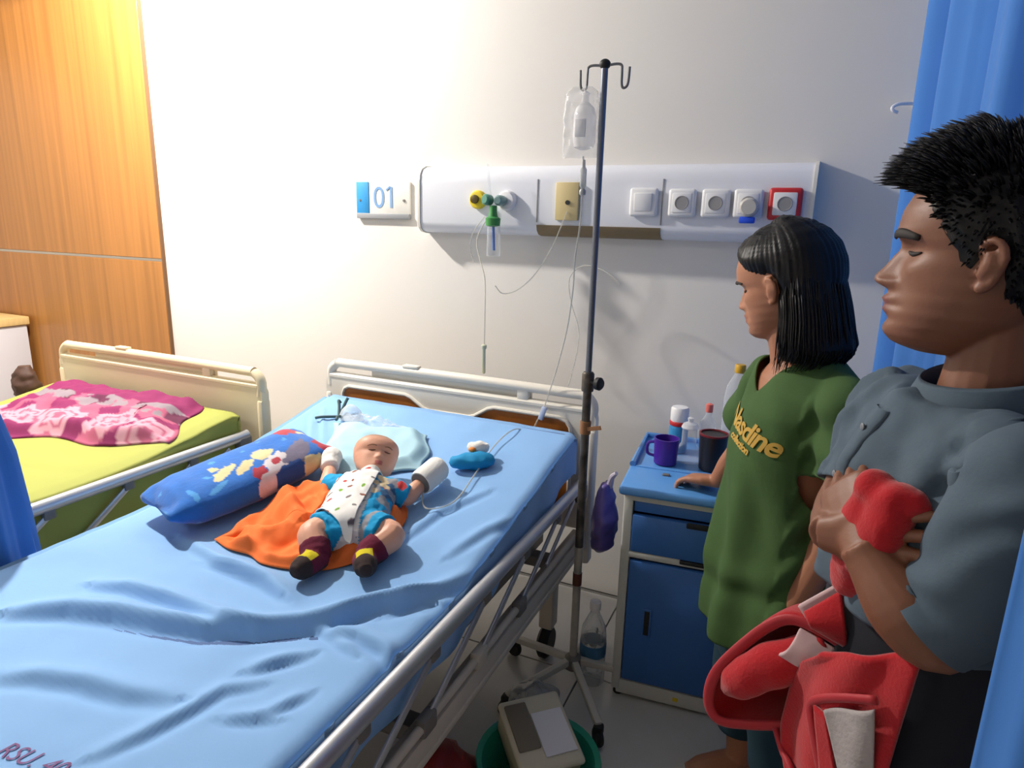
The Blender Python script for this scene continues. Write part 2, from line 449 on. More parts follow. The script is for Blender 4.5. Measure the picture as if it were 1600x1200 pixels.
# ------------------------------------------------------------------ bed sheets
FOLDS = [
 ([(-1.458,-1.665),(-1.420,-1.636),(-1.363,-1.605),(-1.264,-1.573),(-1.155,-1.552),(-1.054,-1.527),(-0.961,-1.481),(-0.890,-1.428),(-0.830,-1.356),(-0.777,-1.291),(-0.709,-1.240)], 0.018, 0.022),
 ([(-0.848,-1.417),(-0.816,-1.330),(-0.781,-1.285),(-0.718,-1.225),(-0.691,-1.186)], 0.010, 0.016),
 ([(-1.413,-1.514),(-1.337,-1.491),(-1.226,-1.480),(-1.123,-1.484),(-1.037,-1.494),(-0.988,-1.489)], 0.013, 0.018),
 ([(-1.278,-1.330),(-1.186,-1.318),(-1.075,-1.328),(-0.994,-1.363)], 0.006, 0.016),
 ([(-1.447,-1.264),(-1.251,-1.316),(-1.112,-1.330),(-1.009,-1.356)], 0.010, 0.016),
 ([(-0.844,-1.422),(-0.760,-1.405),(-0.689,-1.416),(-0.633,-1.443)], 0.010, 0.016),
 ([(-0.825,-1.425),(-0.763,-1.442),(-0.733,-1.450)], 0.007, 0.014),
 ([(-1.264,-1.796),(-1.203,-1.765),(-1.118,-1.739),(-1.020,-1.723),(-0.940,-1.696)], 0.010, 0.020),
 ([(-0.939,-1.837),(-0.912,-1.779),(-0.887,-1.702),(-0.876,-1.643),(-0.837,-1.605)], 0.007, 0.014),
 ([(-0.877,-1.581),(-0.852,-1.541),(-0.815,-1.495)], 0.008, 0.014),
 ([(-0.820,-1.694),(-0.742,-1.656)], 0.006, 0.012),
 ([(-0.763,-1.650),(-0.737,-1.584)], 0.006, 0.012),
 ([(-0.759,-1.315),(-0.737,-1.249),(-0.697,-1.175),(-0.657,-1.092)], 0.009, 0.016),
 ([(-0.898,-1.061),(-0.859,-0.898),(-0.784,-0.771)], 0.006, 0.014),
 ([(-0.746,-1.060),(-0.702,-0.933),(-0.662,-0.859)], 0.006, 0.014),
 ([(-1.628,-0.474),(-1.459,-0.677)], 0.004, 0.008),
 ([(-1.634,-0.531),(-1.502,-0.691)], 0.004, 0.008),
]
def seg_d(p, a, b):
    ax, ay = a; bx, by = b; dx, dy = bx - ax, by - ay
    t = ((p[0] - ax) * dx + (p[1] - ay) * dy) / (dx * dx + dy * dy); t = max(0, min(1, t))
    return math.hypot(p[0] - ax - dx * t, p[1] - ay - dy * t), t, (dx * (p[1] - ay) - dy * (p[0] - ax))

def fold_h(x, y, folds):
    h = 0
    for pl, a, w in folds:
        n = len(pl) - 1; best = (9, 0, 0)
        if abs(x - pl[0][0]) > 1.0: continue
        for i in range(n):
            d, t, sd = seg_d((x, y), pl[i], pl[i + 1])
            if d < best[0]: best = (d, (i + t) / n, sd)
        d, t, sd = best
        if d < w * 6:
            e = math.sin(math.pi * min(1, max(0, t * 0.86 + 0.07))) ** 0.6
            s = d if sd < 0 else -d
            # asymmetric ridge: steep on the near side, a shallow trough in front of it
            h += 1.6 * a * e * (math.exp(-((s + w * .3) / (w * (1.6 if s < -w * .3 else .8))) ** 2) - 0.5 * math.exp(-((s - w * 1.1) / (w * .8)) ** 2))
    return h

SHEET1 = None
def sheet(label, name, m, x0, x1, yh, yf, B, folds, dropl, dropr, nu, nv, amp, flare=0.0):
    """a sheet lying on the mattress and hanging over its edges; u across, v along"""
    W = x1 - x0; r = 0.035
    prof = []          # (across, drop): rounded shoulders
    tot = dropl + W + dropr
    def sect(s):
        # s runs from the left hem (0) to the right hem (tot)
        if s < dropl:
            q = dropl - s; return x0 - flare * q, -q
        if s > dropl + W:
            q = s - dropl - W; return x1, -q
        x = x0 + (s - dropl)
        e = min(x - x0, x1 - x)
        z = 0
        if e < r: z = -(r - math.sqrt(max(0, r * r - (r - e) ** 2))) * 0.9
        return x, z
    hd = 0.12; L = yh - yf; totv = hd + L
    def fn(u, v):
        s = u * tot
        x, dz = sect(s)
        q = v * totv
        if q < hd: y = yh; dzh = -(hd - q)
        else:
            y = yh - (q - hd); e = q - hd; dzh = 0
            if e < r: dzh = -(r - math.sqrt(max(0, r * r - (r - e) ** 2))) * 0.9
        z = zb(y, **B) + max(-0.4, dz + dzh if (dz > -0.03 or dzh > -0.03) else min(dz, dzh) )
        if dz < -0.02: y += 0.012 * math.sin(s * 9) ; x += 0.006 * math.sin(y * 30) * min(1, -dz * 8)
        if dz > -0.02 and dzh > -0.02:
            z += fold_h(x, y, folds) + amp * (noise.noise(Vector((x * 5, y * 7, 1.3))) + 0.5 * noise.noise(Vector((x * 13, y * 16, 4.3))))
        return Vector((x, y, z))
    mb = MB().grid(fn, nu, nv)
    o = mb.build(name, m, ang=0)
    return sfx(o, label, 'sheet'), mb
SHEET1, SH1 = sheet('crumpled light blue sheet spread over the bed the baby lies on', 'bed_sheet', sheet_m, -1.70, -0.655, -0.345, -2.30, B1, FOLDS, 0.07, 0.13, 190, 300, 0.004, flare=0.3)
GF = [([(-2.75, -1.35), (-2.3, -1.2), (-2.05, -1.15)], 0.004, 0.03), ([(-2.6, -1.6), (-2.2, -1.4)], 0.004, 0.03)]
SHEET2, SH2 = sheet('smooth lime green cover stretched over the mattress of the left bed', 'mattress_cover', green_m, -2.99, -1.925, -0.59, -2.45, B2, GF, 0.1, 0.19, 60, 90, 0.003)

def bvh(o):
    me = o.data; off = o.location if o.parent is None else ORG[o]
    return BVHTree.FromPolygons([v.co + Vector(off) for v in me.vertices], [tuple(p.vertices) for p in me.polygons])
BV1 = bvh(SHEET1)
def on_sheet(x, y, bv=None):
    h = (bv or BV1).ray_cast(Vector((x, y, 2)), Vector((0, 0, -1)))
    return h[0].z if h[0] else 0.62

def text_on(body, size, origin, u, v, n, bv, name, m, parent, shear=0.0, bold=0.0, lift=0.0018, spacing=1.0, align='LEFT', back=0.3):
    cu = bpy.data.curves.new('t', 'FONT'); cu.body = body; cu.size = size; cu.shear = shear; cu.offset = bold; cu.space_character = spacing
    cu.align_x = align; cu.resolution_u = 4
    to = bpy.data.objects.new('t', cu); COL.objects.link(to)
    dg = bpy.context.evaluated_depsgraph_get(); dg.update()
    me = bpy.data.meshes.new_from_object(to.evaluated_get(dg)); bpy.data.objects.remove(to)
    b = bmesh.new(); b.from_mesh(me); bmesh.ops.triangulate(b, faces=b.faces)
    bmesh.ops.subdivide_edges(b, edges=[e for e in b.edges if e.calc_length() > size * 0.12], cuts=2)
    b.to_mesh(me); b.free()
    u, v, n = Vector(u).normalized(), Vector(v).normalized(), Vector(n).normalized(); origin = Vector(origin)
    off = ORG[parent]
    for vv in me.vertices:
        p = origin + u * vv.co.x + v * vv.co.y
        if bv is not None:
            h = bv.ray_cast(p + n * back, -n)
            if h[0] is not None: p = h[0] + n * lift
        vv.co = p - off
    me.update()
    return link(name, me, m, parent, None, smooth=False)
text_on('RSU. 40', 0.040, (-1.085, -1.905, 0.7), (0.93, 0.10, 0), (-0.1, 0.93, 0), (0, 0, 1), BV1, 'printed_lettering', mat('purple_print', (126, 84, 132), 0.8), SHEET1, shear=0.35)

# ------------------------------------------------------------------ curtains
def curtain(name, label, path, z0, z1, amp, waves, m, nz=24, n=160, top=None, phase=0.0, thick=0.004):
    pts = catmull([(x, y, 0) for x, y in path], 24)
    L = [0]
    for a, b in zip(pts, pts[1:]): L.append(L[-1] + (b - a).length)
    def at(s):
        s *= L[-1]
        for i in range(len(pts) - 1):
            if s <= L[i + 1] + 1e-9:
                t = (s - L[i]) / max(1e-9, L[i + 1] - L[i]); p = pts[i].lerp(pts[i + 1], t)
                d = (pts[i + 1] - pts[i]).normalized(); return p, Vector((-d.y, d.x, 0))
        return pts[-1], Vector((0, 1, 0))
    def fn(u, v):
        p, nn = at(u); z = z0 + (z1 - z0) * v
        w = math.sin(2 * math.pi * waves * u + phase + 0.5 * math.sin(5 * u + 2))
        w = math.copysign(abs(w) ** 0.7, w)
        f = amp * (0.75 + 0.25 * v) * w + 0.25 * amp * math.sin(2 * math.pi * waves * 2.3 * u + 1.0 + 0.8 * v)
        q = p + nn * f; return Vector((q.x, q.y, z))
    mb = MB().grid(fn, n, nz)
    me = mb.mesh('c'); me2 = evaluated(me, [('SOLIDIFY', dict(thickness=thick, offset=0))])
    off = Vector((path[0][0], path[0][1], z0)); shift(me2, off)
    o = link(name, me2, m, None, off, ang=0)
    return sfx(o, label, 'curtain')
curtain('hospital_curtain', 'tall blue curtain hanging from the ceiling behind the man', [(0.225, -0.015), (0.25, -0.3), (0.33, -0.65), (0.43, -1.0), (0.55, -1.35), (0.60, -1.6)], 0.12, CEIL - 0.03, 0.035, 7.2, curtain_m, phase=0.9)
curtain('hospital_curtain', 'blue curtain edge in the near right corner, in front of the man', [(0.203, -1.67), (0.28, -1.70), (0.40, -1.78), (0.55, -1.86)], 0.05, CEIL - 0.03, 0.012, 3.0, curtain_m, n=80, phase=1.5)
# gathered curtain at the left edge
mb = MB()
prof = [(0.08, 0.10, -1.55), (0.45, 0.10, -1.55), (0.70, 0.095, -1.56), (0.86, 0.088, -1.565), (0.98, 0.082, -1.585), (1.06, 0.08, -1.64), (1.13, 0.09, -1.72), (1.3, 0.12, -1.86), (1.7, 0.16, -1.95), (2.2, 0.18, -1.98), (CEIL - 0.03, 0.2, -2.0)]
rings = []
for z, r, y in prof:
    rg = []
    for k in range(96):
        a = 2 * math.pi * k / 96
        rr_ = r * (1 + 0.10 * math.sin(9 * a + z * 0.8) + 0.05 * math.sin(17 * a + 1))
        rg.append(Vector((-1.795 + 0.55 * rr_ * math.cos(a), y + .030 + rr_ * math.sin(a), z)))
    rings.append(rg)
lc = []
for i in range(len(rings) - 1):
    for k in range(5):
        t = k / 5; lc.append([a.lerp(b, t) for a, b in zip(rings[i], rings[i + 1])])
lc.append(rings[-1])
sfx(mb.loft(lc).build('hospital_curtain', curtain_m), 'gathered blue curtain bundle at the left edge between the beds', 'curtain')

# ------------------------------------------------------------------ bed-head wall unit
ux0, ux1 = -1.435, -0.030
unit = thing('wall_service_unit', 'long white bed-head wall unit with gas outlets and sockets', 'wall unit', ((ux0 + ux1) / 2, 0, 1.41))
prof = [(0.0, 1.662), (-0.035, 1.660), (-0.062, 1.648), (-0.076, 1.628), (-0.080, 1.60), (-0.080, 1.452), (-0.074, 1.432), (-0.058, 1.418), (-0.03, 1.412), (0.0, 1.411)]
MB().loft([[(x, y, z) for y, z in prof] for x in (ux0, ux1)]).build('casing', unit_m, unit, ang=60)
for xx in (ux0 - 0.003, ux1 + 0.004):
    MB().loft([[(xx + d, y * 1.06, 1.535 + (z - 1.535) * 1.03) for y, z in prof] for d in (-0.005, 0.005)]).build('end_cap', mat('end_cap', (226, 222, 212), 0.4), unit, ang=30)
for xx in (-0.938, -0.487):
    MB().box((xx, -0.0805, 1.535), (0.004, 0.003, 0.15)).build('seam', socket_in_m, unit, smooth=False)
MB().loft([[(x, y * 1.03 - 0.001, z - 0.001) for y, z in prof[5:]] + [(x, 0, 1.44)] for x in (-0.938, -0.487)]).build('bottom_cover', brown_m, unit, ang=60)
FY = -0.080
# yellow gas outlet
go = MB().lathe([(0.034, 0), (0.034, 0.012), (0.028, 0.020), (0.016, 0.022)], (-1.176, FY, 1.537), 24, (0, -1, 0)).build('gas_outlet', yellow_m, unit)
MB().lathe([(0.016, 0.0), (0.016, 0.016), (0.010, 0.018)], (-1.180, FY - 0.016, 1.538), 16, (0, -1, 0)).build('outlet_socket', mat('brass_dark', (96, 84, 50), 0.4, 0.6), go)
MB().lathe([(0.036, 0), (0.036, 0.014), (0.030, 0.024), (0.018, 0.026)], (-1.055, FY, 1.535), 24, (0, -1, 0)).build('gas_outlet', white_m, unit)
# beige plate with a small hole
bp = MB().box((-0.820, FY - 0.008, 1.534), (0.086, 0.016, 0.130), 0.003).build('outlet_plate', beige_m, unit)
MB().lathe([(0.008, 0), (0.008, 0.006)], (-0.816, FY - 0.015, 1.530), 12, (0, -1, 0)).build('jack', black_m, bp)
# light switch
sw = MB().box((-0.547, FY - 0.010, 1.534), (0.096, 0.020, 0.094), 0.012, seg=3).build('light_switch', socket_m, unit)
MB().box((-0.547, FY - 0.021, 1.534), (0.060, 0.010, 0.060), 0.004, rot=Matrix.Rotation(R(7), 3, 'X')).build('rocker', socket_m, sw)
# sockets
def sock(x, frame_m, s=0.090):
    f = MB().box((x, FY - 0.010, 1.533), (s, 0.020, s), 0.014, seg=3).build('power_socket', frame_m, unit)
    pl = MB().box((x, FY - 0.018, 1.533), (s * 0.72, 0.010, s * 0.72), 0.008).build('socket_plate', socket_m, f)
    MB().lathe([(0.0225, 0), (0.0225, 0.0018), (0.0205, 0.0024), (0.0195, 0.0012), (0.003, 0.0010)], (x, FY - 0.0229, 1.533), 24, (0, -1, 0)).build('socket_well', socket_in_m, f)
    return f
sock(-0.419, socket_m); sock(-0.312, socket_m); sock(-0.212, socket_m); sock(-0.104, red_m, 0.098)
pg = thing('power_plug', 'grey power adapter with a blue tab plugged into the wall unit', 'plug', (-0.21, FY - 0.022, 1.50))
MB().lathe([(0.024, 0), (0.029, 0.01), (0.029, 0.040), (0.022, 0.046)], (-0.205, FY - 0.022, 1.521), 20, (0, -1, 0)).build('plug_body', mat('plug_grey', (188, 184, 180), 0.5), pg)
MB().box((-0.208, FY - 0.045, 1.482), (0.046, 0.03, 0.020), 0.004).build('blue_tab', mat('tab_blue', (20, 80, 220), 0.5), pg)

# oxygen flowmeter
fm = thing('oxygen_flowmeter', 'small oxygen flowmeter with a green nut on the wall unit', 'flowmeter', (-1.086, FY - 0.02, 1.335))
MB().lathe([(0.016, 0.0), (0.019, 0.01), (0.019, 0.04), (0.012, 0.05)], (-1.062, FY - 0.026, 1.533), 16, (0, -1, 0)).build('body', mat('teal_grey', (120, 150, 150), 0.3, 0.5), fm)
MB().lathe([(0.017, 0.0), (0.020, 0.006), (0.020, 0.028), (0.014, 0.034)], (-1.104, FY - 0.045, 1.533), 14, (-0.3, -0.9, 0.1)).build('knob', mat('dull_green', (70, 130, 110), 0.4), fm)
MB().tube([(-1.100, FY - 0.06, 1.55), (-1.104, FY - 0.062, 1.60), (-1.110, FY - 0.06, 1.66)], [0.006, 0.005, 0.004], 8).build('flow_tube', clear_m, fm)
MB().lathe([(0.012, 0.0), (0.026, 0.004), (0.028, 0.030), (0.018, 0.036), (0.014, 0.055), (0.014, 0.075)], (-1.086, FY - 0.06, 1.44), 14).build('green_nut', mat('green_nut', (62, 140, 74), 0.45), fm)
MB().lathe([(0.024, 0.0), (0.026, 0.004), (0.024, 0.11)], (-1.082, FY - 0.06, 1.335), 18).build('jar', clear_m, fm)
MB().tube([(-1.084, FY - 0.06, 1.44), (-1.08, FY - 0.06, 1.355)], 0.005, 8).build('dip_tube', mat('dip_blue', (50, 110, 200), 0.4), fm)

# bed number sign
sg = thing('bed_number_sign', 'white bed number sign reading 01 with a blue end', 'sign', (-1.657, 0, 1.46))
MB().box((-1.657, -0.006, 1.543), (0.262, 0.012, 0.128), 0.003).build('sign_board', mat('sign_white', (232, 230, 224), 0.4), sg)
MB().box((-1.757, -0.013, 1.543), (0.062, 0.004, 0.128), 0.001).build('blue_end', mat('sign_blue', (48, 150, 214), 0.5), sg)
MB().box((-1.657, -0.010, 1.470), (0.262, 0.016, 0.022), 0.003).build('grey_lip', mat('lip_grey', (150, 152, 156), 0.4), sg)
text_on('01', 0.122, (-1.706, -0.0135, 1.504), (1, 0, 0), (0, 0, 1), (0, -1, 0), None, 'digits', mat('digit_blue', (120, 160, 206), 0.5), sg)
MB().bar((-1.6385, -0.0138, 1.5735), (-1.6190, -0.0138, 1.5885), 0.007, 0.0012, up=(0, -1, 0)).build('digits', mat('digit_blue', (120, 160, 206), 0.5), sg, smooth=False)
for xx in (-1.770, -1.552):
    MB().lathe([(0.006, 0), (0.005, 0.004)], (xx, -0.013, 1.533), 10, (0, -1, 0)).build('screw', grey_plastic_m, sg)

# wall hook beside the curtain
hk = thing('wall_hook', 'small white hook on the wall beside the blue curtain', 'hook', (0.19, 0, 1.80))
MB().tube([(0.235, -0.004, 1.822), (0.195, -0.02, 1.822), (0.170, -0.03, 1.820), (0.155, -0.035, 1.812), (0.157, -0.035, 1.802), (0.170, -0.03, 1.797)], 0.005, 8, spl=4).build('hook_arm', white_m, hk)
MB().box((0.235, -0.006, 1.822), (0.05, 0.012, 0.02), 0.003).build('hook_plate', white_m, hk)

# ------------------------------------------------------------------ bedside cabinet
cab = thing('bedside_cabinet', 'blue and white bedside cabinet behind the woman', 'cabinet', (-0.222, -0.300, 0), R(5.0), local=True)
CW, CD, CH = 0.46, 0.50, 0.715
m = MB()
for sx in (-1, 1):
    for sy in (-1, 1):
        m.box((sx * (CW / 2 - 0.014), sy * (CD / 2 - 0.014), 0.355), (0.028, 0.028, 0.665), 0.005)
for z in (0.677, 0.495, 0.035):
    m.box((0, -CD / 2 + 0.012, z), (CW - 0.03, 0.022, 0.022 if z != 0.035 else 0.05), 0.004)
for sx in (-1, 1):
    m.box((sx * (CW / 2 - 0.012), 0, 0.677), (0.02, CD - 0.05, 0.02), 0.003); m.box((sx * (CW / 2 - 0.012), 0, 0.035), (0.02, CD - 0.05, 0.05), 0.003)
m.build('frame', cab_white_m, cab)
m = MB()
for sx in (-1, 1): m.box((sx * (CW / 2 - 0.011), 0, 0.36), (0.012, CD - 0.05, 0.62))
m.box((0, CD / 2 - 0.012, 0.36), (CW - 0.05, 0.012, 0.62)); m.box((0, 0, 0.055), (CW - 0.05, CD - 0.05, 0.012)); m.box((0, 0, 0.49), (CW - 0.05, CD - 0.05, 0.012))
m.build('side_panel', cab_blue_m, cab)
tp = MB().box((0, -0.005, 0.700), (CW + 0.03, CD + 0.03, 0.026), 0.010, seg=3)
rim = [(-CW / 2 - 0.005, -0.08), (-CW / 2 - 0.005, CD / 2 - 0.004), (CW / 2 + 0.005, CD / 2 - 0.004), (CW / 2 + 0.005, -0.08)]
tp.tube([(x, y, 0.720) for x, y in rim], 0.010, 8)
tp.box((0, -0.075, 0.714), (CW - 0.01, 0.014, 0.006), 0.003)
tp.build('top', cab_top_m, cab)
MB().box((-0.125, -0.125, 0.7155), (0.022, 0.014, 0.006), 0.002).build('top_clip', grey_plastic_m, cab)
# pull-out tray, drawer, door
MB().box((0, -CD / 2 + 0.016, 0.650), (CW - 0.062, 0.016, 0.036), 0.003).build('tray_front', cab_blue_m, cab)
dr = MB().box((0, -CD / 2 + 0.006, 0.566), (CW - 0.060, 0.020, 0.118), 0.004).build('drawer', cab_blue_m, cab)
MB().box((0.02, -CD / 2 - 0.0045, 0.619), (0.13, 0.006, 0.018), 0.004).build('drawer_pull', black_m, dr)
MB().box((0.02, -CD / 2 + 0.0, 0.500), (0.15, 0.014, 0.012), 0.003).build('gap_shadow_strip', black_m, cab)  # black strip set in to stand for the shade of the gap
dw = MB().box((0, -CD / 2 + 0.006, 0.272), (CW - 0.060, 0.020, 0.410), 0.004).build('door', cab_blue_m, cab)
MB().box((-0.135, -CD / 2 - 0.005, 0.280), (0.028, 0.006, 0.098), 0.010).build('handle_rim', cab_blue_m, dw)
MB().box((-0.135, -CD / 2 - 0.0075, 0.280), (0.016, 0.004, 0.082), 0.006).build('door_handle', black_m, dw)
MB().box((-0.03, -CD / 2 - 0.001, 0.035), (0.016, 0.003, 0.012), 0.001).build('yellow_mark', yellow_m, cab)
for sx in (-1, 1):
    for sy in (-1, 1):
        MB().lathe([(0.014, 0), (0.016, 0.004), (0.012, 0.022)], (sx * (CW / 2 - 0.02), sy * (CD / 2 - 0.02), 0.0), 12).build('foot', black_m, cab)
CT = 0.714

# things on the cabinet
t = thing('drinking_cup', 'purple plastic cup at the left front of the cabinet top', 'cup', (-0.361, -0.330, CT))
MB().lathe([(0.030, 0), (0.036, 0.003), (0.040, 0.086), (0.036, 0.086), (0.032, 0.008), (0.004, 0.006)], (-0.361, -0.330, CT), 28).build('cup_wall', mat('purple_plastic', (72, 36, 150), 0.35), t)
MB().tube([(-0.397, -0.335, CT + 0.07), (-0.418, -0.338, CT + 0.062), (-0.418, -0.338, CT + 0.03), (-0.395, -0.335, CT + 0.022)], 0.005, 8, spl=4).build('handle', mat('purple_plastic', (72, 36, 150), 0.35), t)
t = thing('sanitizer_bottle', 'blue bottle with white cap and red band behind the purple cup', 'bottle', (-0.350, -0.190, CT))
MB().lathe([(0.028, 0), (0.032, 0.003), (0.032, 0.085), (0.027, 0.100)], (-0.350, -0.190, CT), 24).build('bottle_body', mat('sanitizer_blue', (50, 140, 196), 0.35), t)
MB().lathe([(0.0305, 0.094), (0.0315, 0.097), (0.0315, 0.107), (0.030, 0.109)], (-0.350, -0.190, CT), 24).build('red_band', red_m, t)
MB().lathe([(0.029, 0.108), (0.030, 0.112), (0.030, 0.150), (0.026, 0.156), (0.004, 0.158)], (-0.350, -0.190, CT), 24).build('cap', white_m, t)
t = thing('glass_jar', 'clear glass jar with a knob lid beside the purple cup', 'jar', (-0.302, -0.262, CT))
MB().lathe([(0.044, 0), (0.048, 0.006), (0.046, 0.030), (0.028, 0.052), (0.024, 0.060), (0.024, 0.105), (0.018, 0.110)], (-0.302, -0.262, CT), 24).build('jar_body', clear_m, t)
MB().lathe([(0.026, 0.108), (0.028, 0.112), (0.022, 0.124), (0.008, 0.130), (0.010, 0.142), (0.003, 0.146)], (-0.302, -0.262, CT), 20).build('lid', clear_mat('lid_clear', (240, 242, 246), 0.5), t)
t = thing('small_bottle', 'small clear bottle with a pink cap behind the black cup', 'bottle', (-0.262, -0.140, CT))
MB().lathe([(0.024, 0), (0.027, 0.004), (0.027, 0.10), (0.012, 0.125), (0.010, 0.140)], (-0.262, -0.140, CT), 20).build('bottle_body', clear_m, t)
MB().lathe([(0.011, 0.138), (0.012, 0.142), (0.012, 0.165), (0.006, 0.168)], (-0.262, -0.140, CT), 14).build('cap', mat('pink_cap', (232, 120, 110), 0.4), t)
t = thing('drinking_cup', 'tall black cup with a dark red inside beside the woman', 'cup', (-0.220, -0.315, CT))
MB().lathe([(0.034, 0), (0.038, 0.004), (0.044, 0.112), (0.0445, 0.116)], (-0.220, -0.315, CT), 28).build('cup_wall', mat('black_plastic', (28, 27, 32), 0.4), t)
MB().lathe([(0.0452, 0.114), (0.0452, 0.120), (0.040, 0.120), (0.036, 0.02), (0.003, 0.018)], (-0.220, -0.315, CT), 28, cap=False).build('red_lining', mat('dark_red', (120, 24, 34), 0.4), t)
t = thing('water_bottle', 'tall clear bottle with a yellow cap against the wall beside the woman', 'bottle', (-0.170, -0.135, CT))
MB().lathe([(0.036, 0), (0.042, 0.006), (0.042, 0.05), (0.040, 0.054), (0.042, 0.058), (0.042, 0.13), (0.040, 0.134), (0.042, 0.138), (0.042, 0.20), (0.036, 0.238), (0.018, 0.273), (0.014, 0.281), (0.014, 0.288)], (-0.178, -0.135, CT), 24).build('bottle_body', clear_m, t)
MB().lathe([(0.017, 0.283), (0.0175, 0.285), (0.0175, 0.307), (0.015, 0.310)], (-0.178, -0.135, CT), 18).build('cap', mat('yellow_cap', (206, 160, 40), 0.4), t)

# purple plastic bag hanging on the cabinet's left side
def bagfn(c, sx, sy, sz, seed, top=0.35, n=28, nz=22):
    rings = []
    for i in range(nz + 1):
        v = i / nz; pr = interp([(0, 0.25), (0.12, 0.85), (0.4, 1.0), (0.75, 0.75), (1, top)], v)
        rg = []
        for k in range(n):
            a = 2 * math.pi * k / n
            p = Vector((c[0] + sx * pr * math.cos(a), c[1] + sy * pr * math.sin(a), c[2] + sz * v))
            d = noise.noise(p * 22 + Vector((seed, 0, 0))) * 0.35 + noise.noise(p * 50 + Vector((seed, 3, 0))) * 0.18
            rg.append(p + Vector((math.cos(a) * sx, math.sin(a) * sy, 0)) * d * (0.6 if i else 0))
        rings.append(rg)
    return rings
t = thing('plastic_bag', 'purple plastic bag hanging at the left side of the cabinet', 'bag', (-0.525, -0.40, 0.40))
MB().loft(bagfn((-0.530, -0.40, 0.40), 0.042, 0.075, 0.24, 3)).build('bag_body', mat('purple_bag', (108, 92, 160), 0.35, var=0.2, vscale=20), t, ang=0)
MB().tube([(-0.520, -0.40, 0.63), (-0.508, -0.42, 0.67), (-0.492, -0.43, 0.69)], [0.012, 0.009, 0.006], 8, spl=4).build('bag_handle', mat('pale_bag', (205, 196, 210), 0.4), t)

# ------------------------------------------------------------------ IV stand
PX, PY = -0.550, -0.600
iv = thing('iv_stand', 'metal IV drip stand with a worn pole beside the bed', 'IV stand', (PX, PY, 0))
MB().tube([(PX, PY, 0.98), (PX, PY, 1.852)], 0.009, 14).build('upper_pole', mat('blue_grey_steel', (112, 118, 132), 0.35, 0.8), iv)
MB().tube([(PX, PY, 0.50), (PX, PY, 1.03)], 0.0125, 14).build('lower_pole', dark_steel_m, iv)
MB().tube([(PX, PY, 0.09), (PX, PY, 0.50)], 0.0125, 14).build('pole_foot', mat('pale_pole', (176, 170, 160), 0.45, 0.3, var=0.3, vscale=18), iv)
MB().tube([(PX, PY, 0.372), (PX, PY, 0.412)], 0.0145, 12).build('rust_band', mat('rust', (98, 52, 38), 0.7), iv)
cl = MB().lathe([(0.017, 0), (0.018, 0.004), (0.018, 0.05), (0.014, 0.056)], (PX, PY, 0.99), 14).build('clamp', dark_steel_m, iv)
MB().lathe([(0.008, 0), (0.008, 0.014), (0.018, 0.018), (0.019, 0.03), (0.013, 0.036)], (PX + 0.012, PY - 0.006, 1.018), 14, (1, -0.3, 0)).build('clamp_knob', black_m, cl)
tpz = MB().tube([(PX, PY, 0.862), (PX, PY, 0.90)], 0.0160, 14)
tpz.build('tape_wrap', mat('brown_tape', (150, 104, 66), 0.7), iv)
MB().bar((PX + 0.010, PY - 0.012, 0.880), (PX + 0.052, PY - 0.02, 0.892), 0.003, 0.012).build('tape_end', mat('brown_tape', (150, 104, 66), 0.7), iv)
MB().ball((PX, PY, 1.856), (0.015, 0.015, 0.013), 14).build('top_cap', black_m, iv)
for s, dy in ((-1, 0.0), (1, -0.0)):
    MB().tube([(PX, PY, 1.852), (PX + s * 0.030, PY + dy, 1.855), (PX + s * 0.044, PY + dy, 1.851), (PX + s * 0.046, PY + dy, 1.838), (PX + s * 0.047, PY + dy, 1.806), (PX + s * 0.052, PY + dy, 1.797), (PX + s * 0.060, PY + dy, 1.800), (PX + s * 0.064, PY + dy, 1.812), (PX + s * 0.0655, PY + dy, 1.846)], 0.0034, 8, spl=4).build('hook_arm', mat('hook_steel', (120, 120, 122), 0.35, 0.9), iv)
MB().lathe([(0.022, 0.0), (0.028, 0.006), (0.026, 0.04), (0.016, 0.05)], (PX, PY, 0.075), 16).build('hub', grey_plastic_m, iv)
for k in range(5):
    a = R(-53 + 72 * k); d = Vector((math.cos(a), math.sin(a), 0)); c0 = Vector((PX, PY, 0.105))
    e = Vector((PX, PY, 0.066)) + d * 0.245
    lg = MB().bar(c0 + d * 0.015, e, 0.022, 0.022, 0.005).build('leg', mat('leg_cream', (200, 196, 186), 0.45), iv)
    MB().lathe([(0.008, -0.010), (0.024, -0.010), (0.028, -0.004), (0.028, 0.004), (0.024, 0.010), (0.008, 0.010)], e + Vector((0, 0, -0.038)), 16, (-d.y, d.x, 0)).build('caster', black_m, lg)
    MB().box(e + Vector((0, 0, -0.012)), (0.028, 0.028, 0.030), 0.006).build('caster_fork', black_m, lg)

